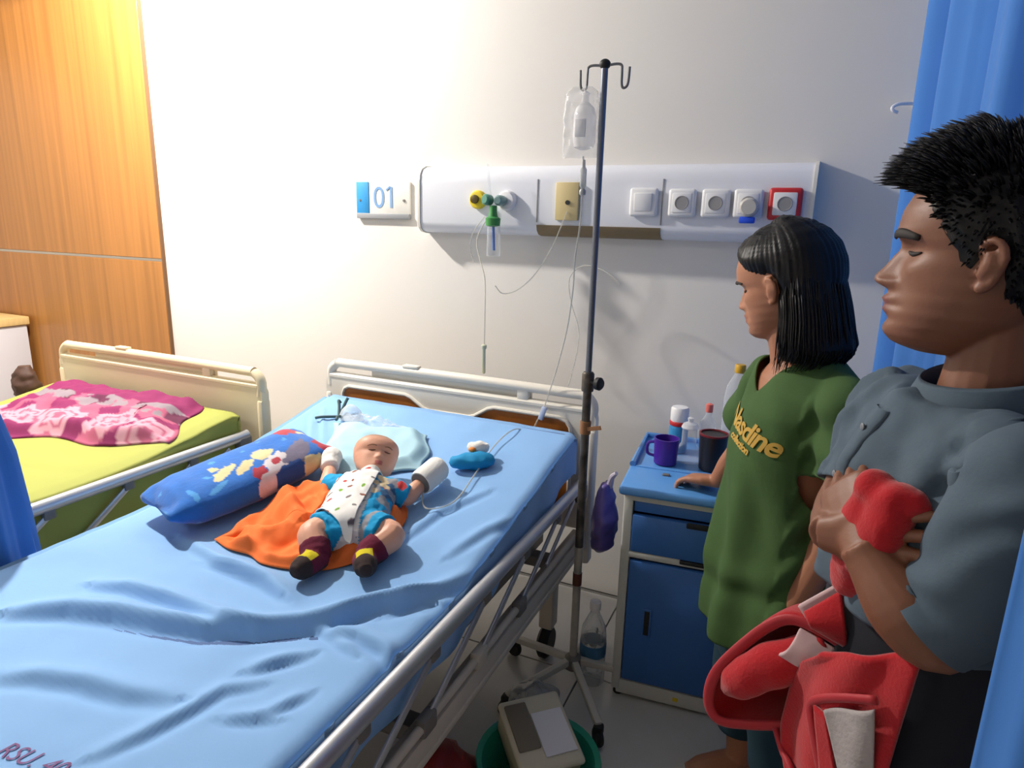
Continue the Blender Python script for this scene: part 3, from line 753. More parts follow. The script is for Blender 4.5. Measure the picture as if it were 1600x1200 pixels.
# drip bag in a clear pouch, hung on the left hook
bx, by = -0.607, -0.601
t = thing('iv_bag', 'clear drip bag in a crinkled plastic pouch on the IV stand hook', 'IV bag', (bx, by, 1.63))
def pouch(u, v):
    a = 2 * math.pi * u
    w = 0.050 * interp([(0, 0.98), (0.5, 1.0), (0.9, 0.95), (1, 0.55)], v); d = 0.016 * interp([(0, 0.3), (0.2, 1), (0.8, 1), (1, 0.3)], v)
    p = Vector((bx + w * math.copysign(abs(math.cos(a)) ** 0.8, math.cos(a)), by + d * math.sin(a), 1.628 + 0.178 * v))
    n = noise.noise(p * 40) * 0.010 + noise.noise(p * 90) * 0.005
    return p + Vector((0, n, n * 0.4))
MB().grid(pouch, 40, 26).build('pouch', pouch_m, t, ang=0)
MB().lathe([(0.010, 0), (0.026, 0.006), (0.030, 0.02), (0.030, 0.085), (0.024, 0.105), (0.010, 0.118), (0.008, 0.135), (0.011, 0.14), (0.004, 0.146)], (bx + 0.010, by, 1.648), 22).build('bottle', clear_mat('drip_plastic', (245, 245, 248), 0.32), t)
MB().box((bx + 0.008, by - 0.0285, 1.70), (0.030, 0.004, 0.045), 0.002).build('bottle_label', white_m, t)
MB().tube([(bx + 0.010, by, 1.79), (bx + 0.004, by, 1.800), (bx - 0.002, by, 1.7985)], 0.003, 6).build('hanger', white_m, t)
# giving set
iv2 = thing('iv_line', 'clear infusion tubing with drip chamber and roller clamp running to the headboard', 'tubing', (-0.595, -0.60, 1.5))
MB().lathe([(0.004, 0), (0.009, 0.008), (0.009, 0.050), (0.005, 0.058), (0.004, 0.075)], (-0.594, -0.600, 1.548), 14).build('drip_chamber', clear_mat('chamber', (190, 196, 200), 0.55), iv2)
MB().lathe([(0.007, 0), (0.009, 0.003), (0.009, 0.012), (0.006, 0.016)], (-0.594, -0.600, 1.532), 12).build('chamber_cap', mat('cap_grey', (175, 180, 185), 0.4), iv2)
MB().tube([(-0.597, -0.601, 1.632), (-0.594, -0.600, 1.60)], 0.0026, 6).build('spike', white_m, iv2)
MB().tube([(-0.594, -0.600, 1.535), (-0.600, -0.59, 1.45), (-0.620, -0.56, 1.36), (-0.660, -0.45, 1.26), (-0.715, -0.33, 1.12), (-0.755, -0.30, 0.98), (-0.78, -0.30, 0.89), (-0.795, -0.312, 0.83), (-0.812, -0.318, 0.79), (-0.830, -0.335, 0.755), (-0.86, -0.42, 0.775), (-0.87, -0.55, 0.752), (-0.85, -0.72, 0.718), (-0.84, -0.86, 0.69), (-0.885, -0.92, 0.682), (-0.92, -0.90, 0.69), (-0.945, -0.845, 0.72)], 0.0024, 6, spl=8).build('tube', tube_m, iv2)
MB().box((-0.797, -0.312, 0.815), (0.018, 0.016, 0.05), 0.004, rot=Matrix.Rotation(R(18), 3, 'Y')).build('roller_clamp', mat('clamp_blue_white', (196, 206, 230), 0.4), iv2)
# loose loop of tubing on the wall side
lp = thing('spare_tube', 'loop of thin clear tube hanging below the beige outlet plate', 'tubing', (-0.8, -0.12, 1.0))
MB().tube([(-0.815, -0.100, 1.50), (-0.835, -0.11, 1.44), (-0.87, -0.11, 1.36), (-0.93, -0.11, 1.27), (-0.99, -0.12, 1.215), (-1.04, -0.14, 1.20), (-1.058, -0.17, 1.23)], 0.0022, 6, spl=6).build('tube', tube_m, lp)
MB().tube([(-0.60, -0.13, 1.26), (-0.66, -0.12, 1.30), (-0.74, -0.11, 1.315), (-0.79, -0.11, 1.27), (-0.78, -0.12, 1.19), (-0.74, -0.14, 1.10), (-0.725, -0.18, 1.03), (-0.73, -0.22, 0.94), (-0.735, -0.245, 0.895)], 0.0022, 6, spl=6).build('tube', tube_m, lp)
lp2 = thing('oxygen_tube', 'thin clear oxygen tube hanging from the flowmeter to the headboard', 'tubing', (-1.07, -0.2, 0.9))
MB().tube([(-1.098, -0.148, 1.475), (-1.125, -0.16, 1.43), (-1.13, -0.18, 1.38), (-1.105, -0.20, 1.32), (-1.075, -0.22, 1.25), (-1.066, -0.235, 1.12), (-1.064, -0.24, 1.02)], 0.0026, 6, spl=6).build('tube', tube_m, lp2)
MB().tube([(-1.115, -0.15, 1.475), (-1.16, -0.15, 1.42), (-1.175, -0.15, 1.36), (-1.155, -0.15, 1.31)], 0.0024, 6, spl=6).build('tube', tube_m, lp2)
MB().lathe([(0.004, 0), (0.007, 0.004), (0.006, 0.09), (0.010, 0.095), (0.010, 0.106), (0.005, 0.110)], (-1.063, -0.243, 0.912), 12).build('connector', mat('pale_green', (196, 200, 176), 0.4), lp2)

# ------------------------------------------------------------------ on the floor by the stand
t = thing('water_bottle', 'clear water bottle with a white cap and blue label standing on the floor', 'bottle', (-0.505, -0.545, 0))
c0 = (-0.505, -0.535, 0)
MB().lathe([(0.034, 0), (0.042, 0.006), (0.042, 0.05), (0.0395, 0.055), (0.042, 0.06), (0.042, 0.155), (0.0395, 0.16), (0.042, 0.166), (0.038, 0.20), (0.018, 0.245), (0.014, 0.255), (0.014, 0.27)], c0, 24).build('bottle_body', clear_mat('water_clear', (205, 215, 222), 0.22), t)
MB().lathe([(0.0428, 0.105), (0.0428, 0.148)], c0, 24, cap=False).build('label_band', mat('label_blue', (60, 110, 150), 0.4), t)
MB().lathe([(0.0175, 0.262), (0.018, 0.265), (0.018, 0.288), (0.015, 0.291)], c0, 18).build('cap', white_m, t)

bc = Vector((-0.495, -1.03, 0))
t = thing('wash_basin', 'round green plastic basin on the floor beside the bed', 'basin', bc)
MB().lathe([(0.11, 0), (0.118, 0.004), (0.150, 0.11), (0.162, 0.118), (0.160, 0.123), (0.146, 0.115), (0.112, 0.012), (0.004, 0.010)], bc, 40).build('basin_wall', mat('basin_green', (40, 150, 128), 0.35), t)
t = thing('storage_box', 'cream plastic box with lid lying tilted in the green basin', 'box', bc + Vector((-0.02, 0.03, 0.05)), local=False)
rt = Matrix.Rotation(R(44), 3, 'Z') @ Matrix.Rotation(R(16), 3, 'X')
cb = bc + Vector((-0.015, 0.035, 0.125))
MB().box(cb, (0.165, 0.20, 0.095), 0.018, rt, seg=3).build('box_body', mat('box_cream', (188, 178, 152), 0.5, var=0.08), t)
MB().box(cb + rt @ Vector((0, 0, 0.045)), (0.172, 0.207, 0.022), 0.010, rt, seg=3).build('lid', mat('box_lid', (206, 200, 180), 0.45), t)
MB().box(cb + rt @ Vector((-0.045, 0.02, 0.058)), (0.06, 0.13, 0.010), 0.004, rt).build('grey_band', mat('band_grey', (120, 112, 98), 0.6), t)
t = sfx(MB().box(cb + rt @ Vector((0.030, -0.012, 0.0590)), (0.085, 0.12, 0.003), 0.0, rt).build('paper_slip', mat('paper', (225, 226, 236), 0.8)), 'white paper slip lying on the cream box', 'paper')
t = thing('plastic_bag', 'crumpled clear plastic bag on the floor behind the cream box', 'bag', (-0.60, -0.80, 0.0))
MB().loft(bagfn((-0.60, -0.79, 0.002), 0.085, 0.07, 0.14, 9, top=0.15)).build('bag_body', clear_mat('grey_bag', (170, 172, 172), 0.40), t, ang=0)
t = thing('plastic_bag', 'dark red bag on the floor under the bed edge', 'bag', (-0.70, -1.17, 0.0))
MB().loft(bagfn((-0.71, -1.17, 0.0), 0.10, 0.12, 0.16, 5, top=0.4)).build('bag_body', mat('dark_red_bag', (140, 30, 32), 0.5), t, ang=0)

# ------------------------------------------------------------------ left bed: blanket, side cabinet, dark bag
PK = [(-2.90, -0.61), (-2.10, -0.60), (-1.955, -0.91), (-2.86, -1.17)]
BV2 = bvh(SHEET2)
def pink(u, v):
    a = Vector((*PK[0], 0)).lerp(Vector((*PK[1], 0)), u); b = Vector((*PK[3], 0)).lerp(Vector((*PK[2], 0)), u)
    p = a.lerp(b, v)
    p.x += 0.018 * math.sin(v * 9) * (u > 0.8); p.y += 0.025 * math.sin(u * 13 + 1) * v
    z = on_sheet(p.x, p.y, BV2) if -2.98 < p.x < -1.94 else 0.66
    e = min(u, 1 - u, v, 1 - v)
    h = 0.006 + 0.040 * smoothstep(0, 0.12, e) + 0.022 * noise.noise(Vector((p.x * 7, p.y * 10, 2))) * smoothstep(0, 0.1, e) + 0.012 * noise.noise(Vector((p.x * 18, p.y * 22, 6))) * smoothstep(0, 0.05, e)
    return Vector((p.x, p.y, z + h))
mb = MB().grid(pink, 90, 60)
me = evaluated(mb.mesh('p'), [('SOLIDIFY', dict(thickness=0.012, offset=-1))])
PC = Vector((-2.45, -0.82, 0.68))
rnd = random.Random(4)
flowers = [(-2.80 + 0.19 * i + rnd.uniform(-.02, .02), -0.98 + 0.022 * i + rnd.uniform(-.03, .03), 0.085) for i in range(5)]
small = [(rnd.uniform(-2.9, -2.0), rnd.uniform(-0.80, -0.72), rnd.uniform(0.015, 0.04)) for _ in range(46)]
mag, pale, rose, grey, deep = lin((128, 28, 84)), lin((200, 144, 158)), lin((172, 84, 112)), lin((136, 122, 130)), lin((92, 28, 62))
def pinkcol(p):
    v = (-0.605 - p.y) / (0.32 + 0.25 * (-1.95 - p.x))
    wob = 0.05 * noise.noise(Vector((p.x * 9, p.y * 9, 0)))
    if v + wob < 0.30: return mag
    c = rose if noise.noise(Vector((p.x * 11, p.y * 11, 3))) > -0.05 else mag
    for x, y, r in flowers:
        d = math.hypot(p.x - x, (p.y - y) * 1.1)
        a = math.atan2(p.y - y, p.x - x)
        rr = r * (1 + 0.18 * math.cos(5 * a + x * 9))
        if d < rr: c = rose if (d < rr * 0.28 or abs(d - rr * 0.62) < rr * 0.06) else pale
    if v + wob < 0.52:
        for x, y, r in small:
            if math.hypot(p.x - x, p.y - y) < r: c = grey if int(x * 1000) % 3 else deep
    return c
colors(me, pinkcol); shift(me, PC)
sfx(link('floral_blanket', me, mat('floral_fabric', (190, 110, 140), 0.85, attr='tint'), None, PC, ang=0), 'folded pink and magenta floral blanket on the green mattress', 'blanket')
t = thing('side_cabinet', 'white side cabinet with a light wooden top at the left edge', 'cabinet', (-4.36, -0.30, 0))
MB().box((-4.37, -0.27, 0.41), (0.46, 0.44, 0.80), 0.006).build('body', mat('cabinet_white', (206, 206, 212), 0.5), t)
MB().box((-4.37, -0.275, 0.836), (0.485, 0.47, 0.045), 0.004).build('top', mat('light_wood', (220, 190, 130), 0.4, var=0.08, stretch=(1, 8, 1)), t)
for zz in (0.22, 0.55):
    MB().box((-4.37, -0.495, zz), (0.42, 0.014, 0.28), 0.004).build('drawer', mat('cabinet_white', (206, 206, 212), 0.5), t)
t = thing('dark_bag', 'dark brown bag with a strap, half hidden behind the left curtain', 'bag', (-3.28, -0.72, 0.60))
MB().loft(bagfn((-3.045, -0.70, 0.66), 0.062, 0.055, 0.145, 12, top=0.4)).build('bag_body', mat('bag_brown', (74, 48, 36), 0.7), t)
MB().tube([(-3.06, -0.73, 0.68), (-3.03, -0.73, 0.66), (-3.00, -0.74, 0.64), (-2.96, -0.74, 0.66)], 0.018, 8, spl=4, el=(1, 0.4)).build('strap', mat('strap_brown', (70, 52, 30), 0.7), t)

# ------------------------------------------------------------------ people: head, hands, limbs
FRONT = [(0.0, .20), (.02, .29), (.04, .335), (.08, .372), (.11, .374), (.145, .352), (.17, .370), (.19, .396), (.205, .393), (.218, .366), (.232, .398), (.25, .405), (.275, .375), (.295, .378), (.31, .430), (.332, .462), (.36, .458), (.40, .426), (.45, .395), (.50, .362), (.53, .362), (.57, .388), (.62, .385), (.68, .378), (.75, .350), (.82, .295), (.88, .225), (.94, .115), (.98, .01)]
CHEEK = [(0.0, .18), (.03, .27), (.08, .315), (.12, .318), (.2, .322), (.3, .325), (.38, .330), (.45, .325), (.50, .318), (.55, .350), (.60, .362), (.68, .355), (.75, .330), (.82, .28), (.88, .215), (.94, .11), (.98, .01)]
BACK = [(0.0, .02), (.05, -.06), (.1, -.14), (.2, -.26), (.3, -.345), (.4, -.41), (.5, -.445), (.6, -.455), (.7, -.44), (.8, -.385), (.88, -.295), (.94, -.185), (.98, -.08)]
HALFW = [(0.0, .07), (.03, .125), (.08, .165), (.14, .205), (.2, .240), (.28, .272), (.36, .295), (.45, .315), (.55, .330), (.64, .335), (.72, .325), (.8, .285), (.88, .215), (.94, .13), (.98, .05)]
def head_point(t, z, nose=1.0, jaw=1.0, baby=0.0):
    """point on the head in head units; t = angle from the face, z = 0 chin .. 1 crown"""
    ck, bk, hw = interp(CHEEK, z), interp(BACK, z), interp(HALFW, z) * (1 + (jaw - 1) * smoothstep(.4, .1, z))
    fr = interp(FRONT, z)
    if baby:
        hw *= 1 + 0.30 * baby; fr = ck + (fr - ck) * (1 - .45 * baby); ck += .03 * baby * smoothstep(.5, .75, z)
    cx = (ck + bk) / 2; a = (ck - bk) / 2
    c, s = math.cos(t), math.sin(t)
    e = 0.86 if c > 0 else 1.0
    x = cx + a * math.copysign(abs(c) ** e, c); y = hw * math.copysign(abs(s) ** 0.95, s)
    if c > 0:
        sg = interp([(0, .11), (.1, .13), (.15, .14), (.2, .115), (.26, .10), (.29, .085), (.31, .075), (.335, .072), (.36, .055), (.42, .045), (.5, .055), (.55, .13), (.6, .2), (.7, .24), (.9, .24)], z)
        x += (fr - ck) * nose * math.exp(-(abs(y) / (sg * 1.08)) ** 2.7)
        # nostril wings, eye sockets, brow, cheek bones, lips' corners
        bx0 = x
        for q in (-1, 1):
            x += 0.028 * math.exp(-((y - q * .068) / .030) ** 2 - ((z - .325) / .026) ** 2)
            x -= 0.034 * math.exp(-((y - q * .145) / .070) ** 2 - ((z - .490) / .040) ** 2)
            x += 0.014 * math.exp(-((y - q * .145) / .045) ** 2 - ((z - .482) / .022) ** 2)
            x += 0.016 * math.exp(-((y - q * .15) / .09) ** 2 - ((z - .565) / .026) ** 2)
            x += 0.018 * math.exp(-((y - q * .20) / .07) ** 2 - ((z - .40) / .05) ** 2)
            x -= 0.014 * math.exp(-((y - q * .115) / .03) ** 2 - ((z - .22) / .03) ** 2)
        x = bx0 + (x - bx0) * (1 - .65 * baby)
    return Vector((x, y, z))

def head_mb(mb, H, M, n=72, nz=84, ears=True, **kw):
    """adds a head of height H, placed by the 4x4 matrix M (origin = ear height centre, x = face)"""
    def P(v): return M @ (Vector((v.x, v.y, v.z - .45)) * H)
    rings = [[P(head_point(2 * math.pi * k / n, z * .98, **kw)) for k in range(n)] for z in [i / nz for i in range(nz + 1)]]
    mb.loft(rings)
    if ears:
        for q in (-1, 1):
            bx_ = Vector((-.045, q * .318, .45))
            loop = [(.03, .0, -.085), (.012, .015, -.105), (-.02, .022, -.08), (-.045, .04, -.02), (-.055, .055, .04), (-.035, .058, .088), (.0, .045, .105), (.032, .022, .085), (.036, .008, .04)]
            mb.tube([P(bx_ + Vector((a, q * b, c))) for a, b, c in loop], [.018 * H, .026 * H, .022 * H, .018 * H, .018 * H, .018 * H, .018 * H, .017 * H, .012 * H], 8, spl=4)
            rings = []
            mb.tube([P(bx_ + Vector((.02, q * .0, -.06))), P(bx_ + Vector((-.01, q * .018, -.0))), P(bx_ + Vector((-.005, q * .022, .06)))], [.032 * H, .045 * H, .036 * H], 10, spl=4)
    return P

def limb(mb, pts, r, seg=14, spl=6, el=(1, 1), up=None):
    mb.tube(pts, r, seg, spl=spl, el=el, up=up)

def hand(mb, wrist, d, n, side, s=1.0, curls=(0.35, 0.4, 0.45, 0.5), spread=0.06, thumb=(0.7, 0.5), thumb_curl=0.35):
    """d: forearm to fingers, n: out of the back of the hand, side: +1 when the thumb lies along +(d x n)"""
    d = Vector(d).normalized(); n = (Vector(n) - d * Vector(n).dot(d)).normalized(); t = d.cross(n) * side
    w = Vector(wrist); L = 0.088 * s
    # palm
    rings = []
    for k, (u, hw, hh) in enumerate([(-.10, .024, .020), (0.12, .028, .019), (.4, .038, .018), (.75, .042, .016), (1.0, .041, .013), (1.06, .036, .009)]):
        c = w + d * L * u; rg = []
        for j in range(16):
            a = 2 * math.pi * j / 16
            rg.append(c + t * hw * s * math.copysign(abs(math.cos(a)) ** .8, math.cos(a)) + n * hh * s * math.copysign(abs(math.sin(a)) ** .8, math.sin(a)))
        rings.append(rg)
    mb.loft(rings)
    tips = []
    for i, (off, ln, r) in enumerate([(.030, .074, .0088), (.010, .083, .0090), (-.011, .077, .0086), (-.030, .060, .0078)]):
        base = w + d * L * (.97 if i in (1, 2) else .92) + t * off * s
        dd = (d + t * spread * (1.5 - i)).normalized(); c = curls[i]
        p = [w + d * L * .55 + t * off * .8 * s, base]; a = 0
        for fr, am in ((.46, .55), (.30, 1.0), (.24, .7)):
            a += c * am
            v = (dd * math.cos(a) - n * math.sin(a)).normalized()
            p.append(p[-1] + v * ln * s * fr)
        rr = [r * s * q for q in (.95, 1.08, 1.0, .96, .72)]
        mb.tube(p, rr, 10, spl=4)
        tips.append(p[-1]); mb.ball(p[-1], r * s * .74, 10)
        ORGT.append((p[-1], (p[-1] - p[-2]).normalized(), n, r * s))
    a, b = thumb
    p0 = w + d * L * .18 + t * .022 * s - n * .004 * s
    v = (d * math.cos(a) + t * math.sin(a) - n * b * .5).normalized()
    v2 = (v + d * thumb_curl - n * thumb_curl * .5).normalized()
    p1 = p0 + v * .040 * s; p2 = p1 + (v + v2).normalized() * .032 * s; p3 = p2 + v2 * .026 * s
    mb.tube([p0, p1, p2, p3], [.013 * s, .0115 * s, .0100 * s, .0076 * s], 10, spl=4); mb.ball(p3, .0078 * s, 10)
    return tips
ORGT = []

def strands(name, roots, m, parent, rad, seg=5):
    mb = MB()
    for pts in roots:
        n = len(pts); mb.tube(pts, [rad * (1 - .85 * (i / (n - 1)) ** 2) for i in range(n)], seg, cap=True)
    return mb.build(name, m, parent, ang=0)

def wrinkle(me, fn):
    me.update()
    ns = [v.normal.copy() for v in me.vertices]
    for v, n in zip(me.vertices, ns): v.co += n * fn(v.co, n)
    me.update()

def cut(me, fn):
    b = bmesh.new(); b.from_mesh(me)
    bmesh.ops.delete(b, geom=[f for f in b.faces if fn(f.calc_center_median())], context='FACES')
    bmesh.ops.delete(b, geom=[v for v in b.verts if not v.link_faces], context='VERTS')
    for it in range(8):       # even out the cut edge
        bv = [v for v in b.verts if v.is_boundary]; new = {}
        for v in bv:
            nb = [e.other_vert(v) for e in v.link_edges if e.is_boundary]
            if len(nb) == 2: new[v] = v.co * .4 + (nb[0].co + nb[1].co) * .3
        for v, c in new.items(): v.co = c
    b.to_mesh(me); b.free(); me.update(); return me

def skin(name, c, dark):
    return mat(name, c, 0.5, attr='tint', var=0.06, vscale=9, sss=0.12, bump=0.05, bscale=300)

def ell(c, fx, a, b, z, n=40, pw=1.0):
    """horizontal ellipse ring: half-depth a along the facing fx, half-width b across"""
    f = Vector((fx[0], fx[1], 0)); l = Vector((-f.y, f.x, 0))
    return [Vector((c[0], c[1], z)) + f * a * math.copysign(abs(math.cos(2 * math.pi * k / n)) ** pw, math.cos(2 * math.pi * k / n)) + l * b * math.copysign(abs(math.sin(2 * math.pi * k / n)) ** pw, math.sin(2 * math.pi * k / n)) for k in range(n)]

def face_parts(person, P, H, M, lid_col, brow_m, lash_m, brow_w=.075, brow_t=.016, eye_open=0.5, slant=0.0, **kw):
    """eyes, eyebrows on the head surface; P maps head units to the world"""
    for q in (-1, 1):
        def S(y, z, lift):
            # find the ring angle giving this y
            lo, hi = 0.0, math.pi / 2
            for _ in range(30):
                mid = (lo + hi) / 2
                if abs(head_point(mid, z, **kw).y) < abs(y): lo = mid
                else: hi = mid
            p = head_point(lo * (1 if y > 0 else -1), z, **kw)
            return P(p + Vector((lift, lift * .35 * (1 if y > 0 else -1), 0)))
        # brow
        mb = MB(); pts = []; rr_ = []
        for k in range(9):
            u = k / 8; y = q * (.075 + .165 * u); z = .555 + .022 * math.sin(math.pi * min(1, u * .9)) - .012 * u
            pts.append(S(y, z, .004)); rr_.append(H * brow_t * (.6 + .6 * math.sin(math.pi * (u * .8 + .12))))
        mb.tube(pts, rr_, 8, el=(1.0, .5)); mb.build('eyebrow', brow_m, person, ang=0)
        # eye: white, iris, upper lash line
        if eye_open > 0:
            mb = MB(); c = S(q * .145, .484, -.020); mb.ball(c, H * .052, 16)
            e = mb.build('eye', mat('eye_white', (214, 206, 198), 0.25), person)
        mb = MB(); pts = []; rr_ = []
        for k in range(9):
            u = k / 8; y = q * (.085 + .125 * u); z = .484 + (.016 * math.sin(math.pi * u) if eye_open > 0 else -.010 * math.sin(math.pi * u)) + slant * u
            pts.append(S(y, z, .006)); rr_.append(H * .0085 * (.4 + math.sin(math.pi * (u * .85 + .12))))
        mb.tube(pts, rr_, 6); mb.build('eyelashes', lash_m, person, ang=0)

def head_matrix(pos, face, pitch=0.0, tilt=0.0):
    f = Vector((face[0], face[1], 0)).normalized(); l = Vector((-f.y, f.x, 0)); u = Vector((0, 0, 1))
    rotp = Matrix.Rotation(pitch, 3, l); f2 = rotp @ f; u2 = rotp @ u
    rt_ = Matrix.Rotation(tilt, 3, f2); l2 = rt_ @ l; u2 = rt_ @ u2
    m3 = Matrix((f2, l2, u2)).transposed(); m4 = m3.to_4x4(); m4.translation = Vector(pos); return m4

hair_m = mat('black_hair', (15, 14, 18), 0.46, spec=0.3)
brow_m = mat('brow_hair', (34, 26, 24), 0.7)

def hair_cap(H, M, line, off, n=96, nz=70, rough=0.0, bias=None, **kw):
    """closed shell over the scalp; line(t) = lowest head height of the hair at angle t; off = thickness"""
    def P(v): return M @ (Vector((v.x, v.y, v.z - .45)) * H)
    mb = MB(); inner = []; outer = []
    for i in range(nz + 1):
        ri = []; ro = []
        for k in range(n):
            t = 2 * math.pi * k / n; tt = t if t <= math.pi else t - 2 * math.pi
            zl = line(abs(tt)); z = zl + (.98 - zl) * (i / nz)
            p = head_point(t, z, **kw)
            c = Vector((-.05, 0, .55)); dr = (p - c); dr.z *= 1.1; dr.normalize()
            q = i / nz
            th = off * smoothstep(0, .30, q) + .003
            if bias: th += bias(tt, z)
            if rough: th += rough * smoothstep(0, .2, q) * noise.noise(Vector((t * 5, z * 6, 1)))
            ri.append(P(p - dr * .02)); ro.append(P(p + dr * th))
        inner.append(ri); outer.append(ro)
    rings = [inner[k] for k in range(nz, -1, -1)] + outer
    mb.loft(rings, cap=True)
    return mb, P

# ------------------------------------------------------------------ the woman
WX, WY = 0.005, -0.775
woman = thing('person', 'woman in a long green shirt looking down at the bed, one hand on the cabinet', 'person', (WX, WY, 0))
wf = Vector((-0.80, -0.60, 0)).normalized(); wl = Vector((-wf.y, wf.x, 0))
HW = 0.245
HMw = head_matrix((-0.058, -0.775, 1.328), (-0.93, 0.36), R(14), R(-3))
skw = skin('woman_skin', (170, 116, 88), None)
b = MB()
Pw = head_mb(b, HW, HMw, nose=.8, jaw=.98)
# neck and chest
b.tube([(-0.010, -0.77, 1.10), (-0.014, -0.772, 1.17), (-0.030, -0.774, 1.235), (-0.035, -0.774, 1.29)], [.068, .052, .050, .055], 18, spl=5)
cw = Vector((WX, WY, 0))
tz = [(0.50, .105, .150), (0.62, .115, .160), (0.75, .100, .140), (0.88, .095, .130), (1.0, .108, .135), (1.08, .105, .135), (1.13, .088, .125), (1.165, .062, .095), (1.18, .04, .06)]
b.loft([ell(cw + wl * .022 * smoothstep(.95, 1.1, z), wf, a, bb, z) for z, a, bb in tz])
# near (left) arm hanging, hand against the thigh
shL = cw + wl * .162 + Vector((0, 0, 1.115)); shR = cw - wl * .112 + Vector((0, 0, 1.12))
elL = Vector((0.110, -0.925, 0.865)); wrL = Vector((0.032, -0.930, 0.600))
limb(b, [shL, shL.lerp(elL, .5) + Vector((.012, -.004, 0)), elL, elL.lerp(wrL, .4) + Vector((.006, 0, 0)), wrL], [.050, .043, .036, .034, .024])
hand(b, wrL, (wrL - elL).normalized() + Vector((-.12, 0, -.1)), Vector((0.55, -0.8, 0)), -1, s=.92, curls=(.35, .4, .42, .45), thumb=(.45, .3))
# far (right) arm reaching to the cabinet top
elR = Vector((-0.112, -0.560, 0.890)); wrR = Vector((-0.178, -0.515, 0.752))
limb(b, [shR, shR.lerp(elR, .5), elR, elR.lerp(wrR, .5), wrR], [.050, .042, .036, .032, .024])
hand(b, wrR, (-0.80, 0.22, -.10), Vector((0.15, 0.1, 1)), 1, s=.92, curls=(.9, .75, .7, .6), spread=.05, thumb=(.55, .3), thumb_curl=.2)
# legs and feet
for q, fx in ((1, 0.0), (-1, 0.0)):
    hp = cw + wl * .075 * q + Vector((0, 0, .60)); kn = cw + wl * .075 * q + wf * .015 + Vector((0, 0, .36)); an = cw + wl * .07 * q - wf * .01 + Vector((0, 0, .075))
    limb(b, [hp, kn, kn.lerp(an, .4) - wf * .01, an, an - Vector((0, 0, .03))], [.080, .056, .050, .034, .034])
    ft = an + Vector((0, 0, -.045))
    b.tube([ft - wf * .035, ft + wf * .03, ft + wf * .10, ft + wf * .150], [.026, .032, .028, .016], 12, spl=4, el=(.85, 1.25))
me = remesh(b, 0.0038, 3)
MI = HMw.inverted()
def tint_face(base, lip, MI, H, blush=None):
    B, Lp = lin(base), lin(lip)
    def fn(p):
        h = MI @ p / H; z = h.z + .45
        w = 0
        if h.x > .28 and abs(h.y) < .16:
            hl = .10 - abs(h.y)
            w = smoothstep(0, .03, hl) * smoothstep(.165, .18, z) * smoothstep(.268, .25, z)
        c = [B[i] * (1 - w) + Lp[i] * w for i in range(3)]
        return c
    return fn
colors(me, tint_face((170, 116, 88), (150, 78, 68), MI, HW)); shift(me, woman.location)
link('body', me, skw, woman, ang=0)
face_parts(woman, Pw, HW, HMw, None, brow_m, brow_m, eye_open=0, brow_t=.012, nose=.8, jaw=.98)

# shirt
S = MB()
wz = [(0.475, .150, .172), (0.52, .152, .176), (0.62, .148, .176), (0.75, .138, .166), (0.88, .130, .158), (0.98, .130, .150), (1.06, .126, .148), (1.11, .110, .146), (1.145, .090, .132), (1.170, .070, .105), (1.188, .056, .076)]
S.loft([ell(cw + wl * .022 * smoothstep(.95, 1.1, z), wf, a, bb, z, 56, .92) for z, a, bb in wz])
slL = Vector((0.120, -0.925, 0.955)); slR = Vector((-0.112, -0.600, 0.955))
S.tube([shL - wl * .05 + Vector((0, 0, .0)), shL + wl * .012 + Vector((0, 0, -.015)), shL.lerp(slL, .5) + wl * .02, slL], [.055, .068, .073, .078], 24, spl=6)
S.tube([shR + wl * .05, shR - wl * .008 + Vector((0, 0, -.018)), shR.lerp(slR, .5), slR], [.050, .056, .060, .064], 24, spl=6)
me = remesh(S, 0.006, 6)
vn = Vector((-.40, -.92, 0)).normalized()
def shirt_cut(p):
    q = p - Vector((-0.014, -0.772, 0)); f = q.dot(wf); l = abs(q.dot(wl))
    if p.z < .484: return True
    if (p - slL).dot((slL - shL).normalized()) > -.004 and (p - slL).length < .10: return True
    if (p - slR).dot((slR - shR).normalized()) > -.004 and (p - slR).length < .10: return True
    if p.z > 1.178 and l < .085: return True
    if f > .0 and p.z > 1.098 + l * 1.05 and l < .085: return True
    return False
cut(me, shirt_cut)
def wr_w(p, n):
    d = 0.0
    low = smoothstep(1.0, .6, p.z)
    q = p - cw; a = math.atan2(q.dot(wl), q.dot(wf))
    # long hanging drapes growing to the hem, cross folds at the waist, sleeve creases
    d += .012 * low * math.sin(a * 7 + 1.2 + 1.5 * noise.noise(p * 4))
    d += .011 * noise.noise(Vector((p.x * 14 + p.z * 5, p.y * 14, p.z * 5)))
    d += .008 * math.exp(-((p.z - .66 - .25 * q.dot(wl)) / .03) ** 2) * smoothstep(.0, .1, q.dot(wf) + .08) * (0.6 + noise.noise(p * 9))
    d -= .006 * math.exp(-((p.z - .62 - .25 * q.dot(wl)) / .025) ** 2)
    if q.dot(wl) > .13: d += .006 * math.sin((p.z * 1.0 + q.dot(wf) * 1.2) * 70)
    return d
wrinkle(me, wr_w)
me = evaluated(me, [('SOLIDIFY', dict(thickness=0.004, offset=-1)), ('SMOOTH', dict(factor=.5, iterations=2))])
shirt_bv = BVHTree.FromPolygons([v.co.copy() for v in me.vertices], [tuple(p.vertices) for p in me.polygons])
shift(me, woman.location)
sh = link('shirt', me, mat('green_shirt', (62, 92, 46), 0.9, var=0.05, vscale=5, bump=0.08, bscale=220), woman, ang=0)
gold = mat('gold_print', (196, 158, 66), 0.6)
tdir = (wl * 1.0 + Vector((0, 0, -.16))).normalized()
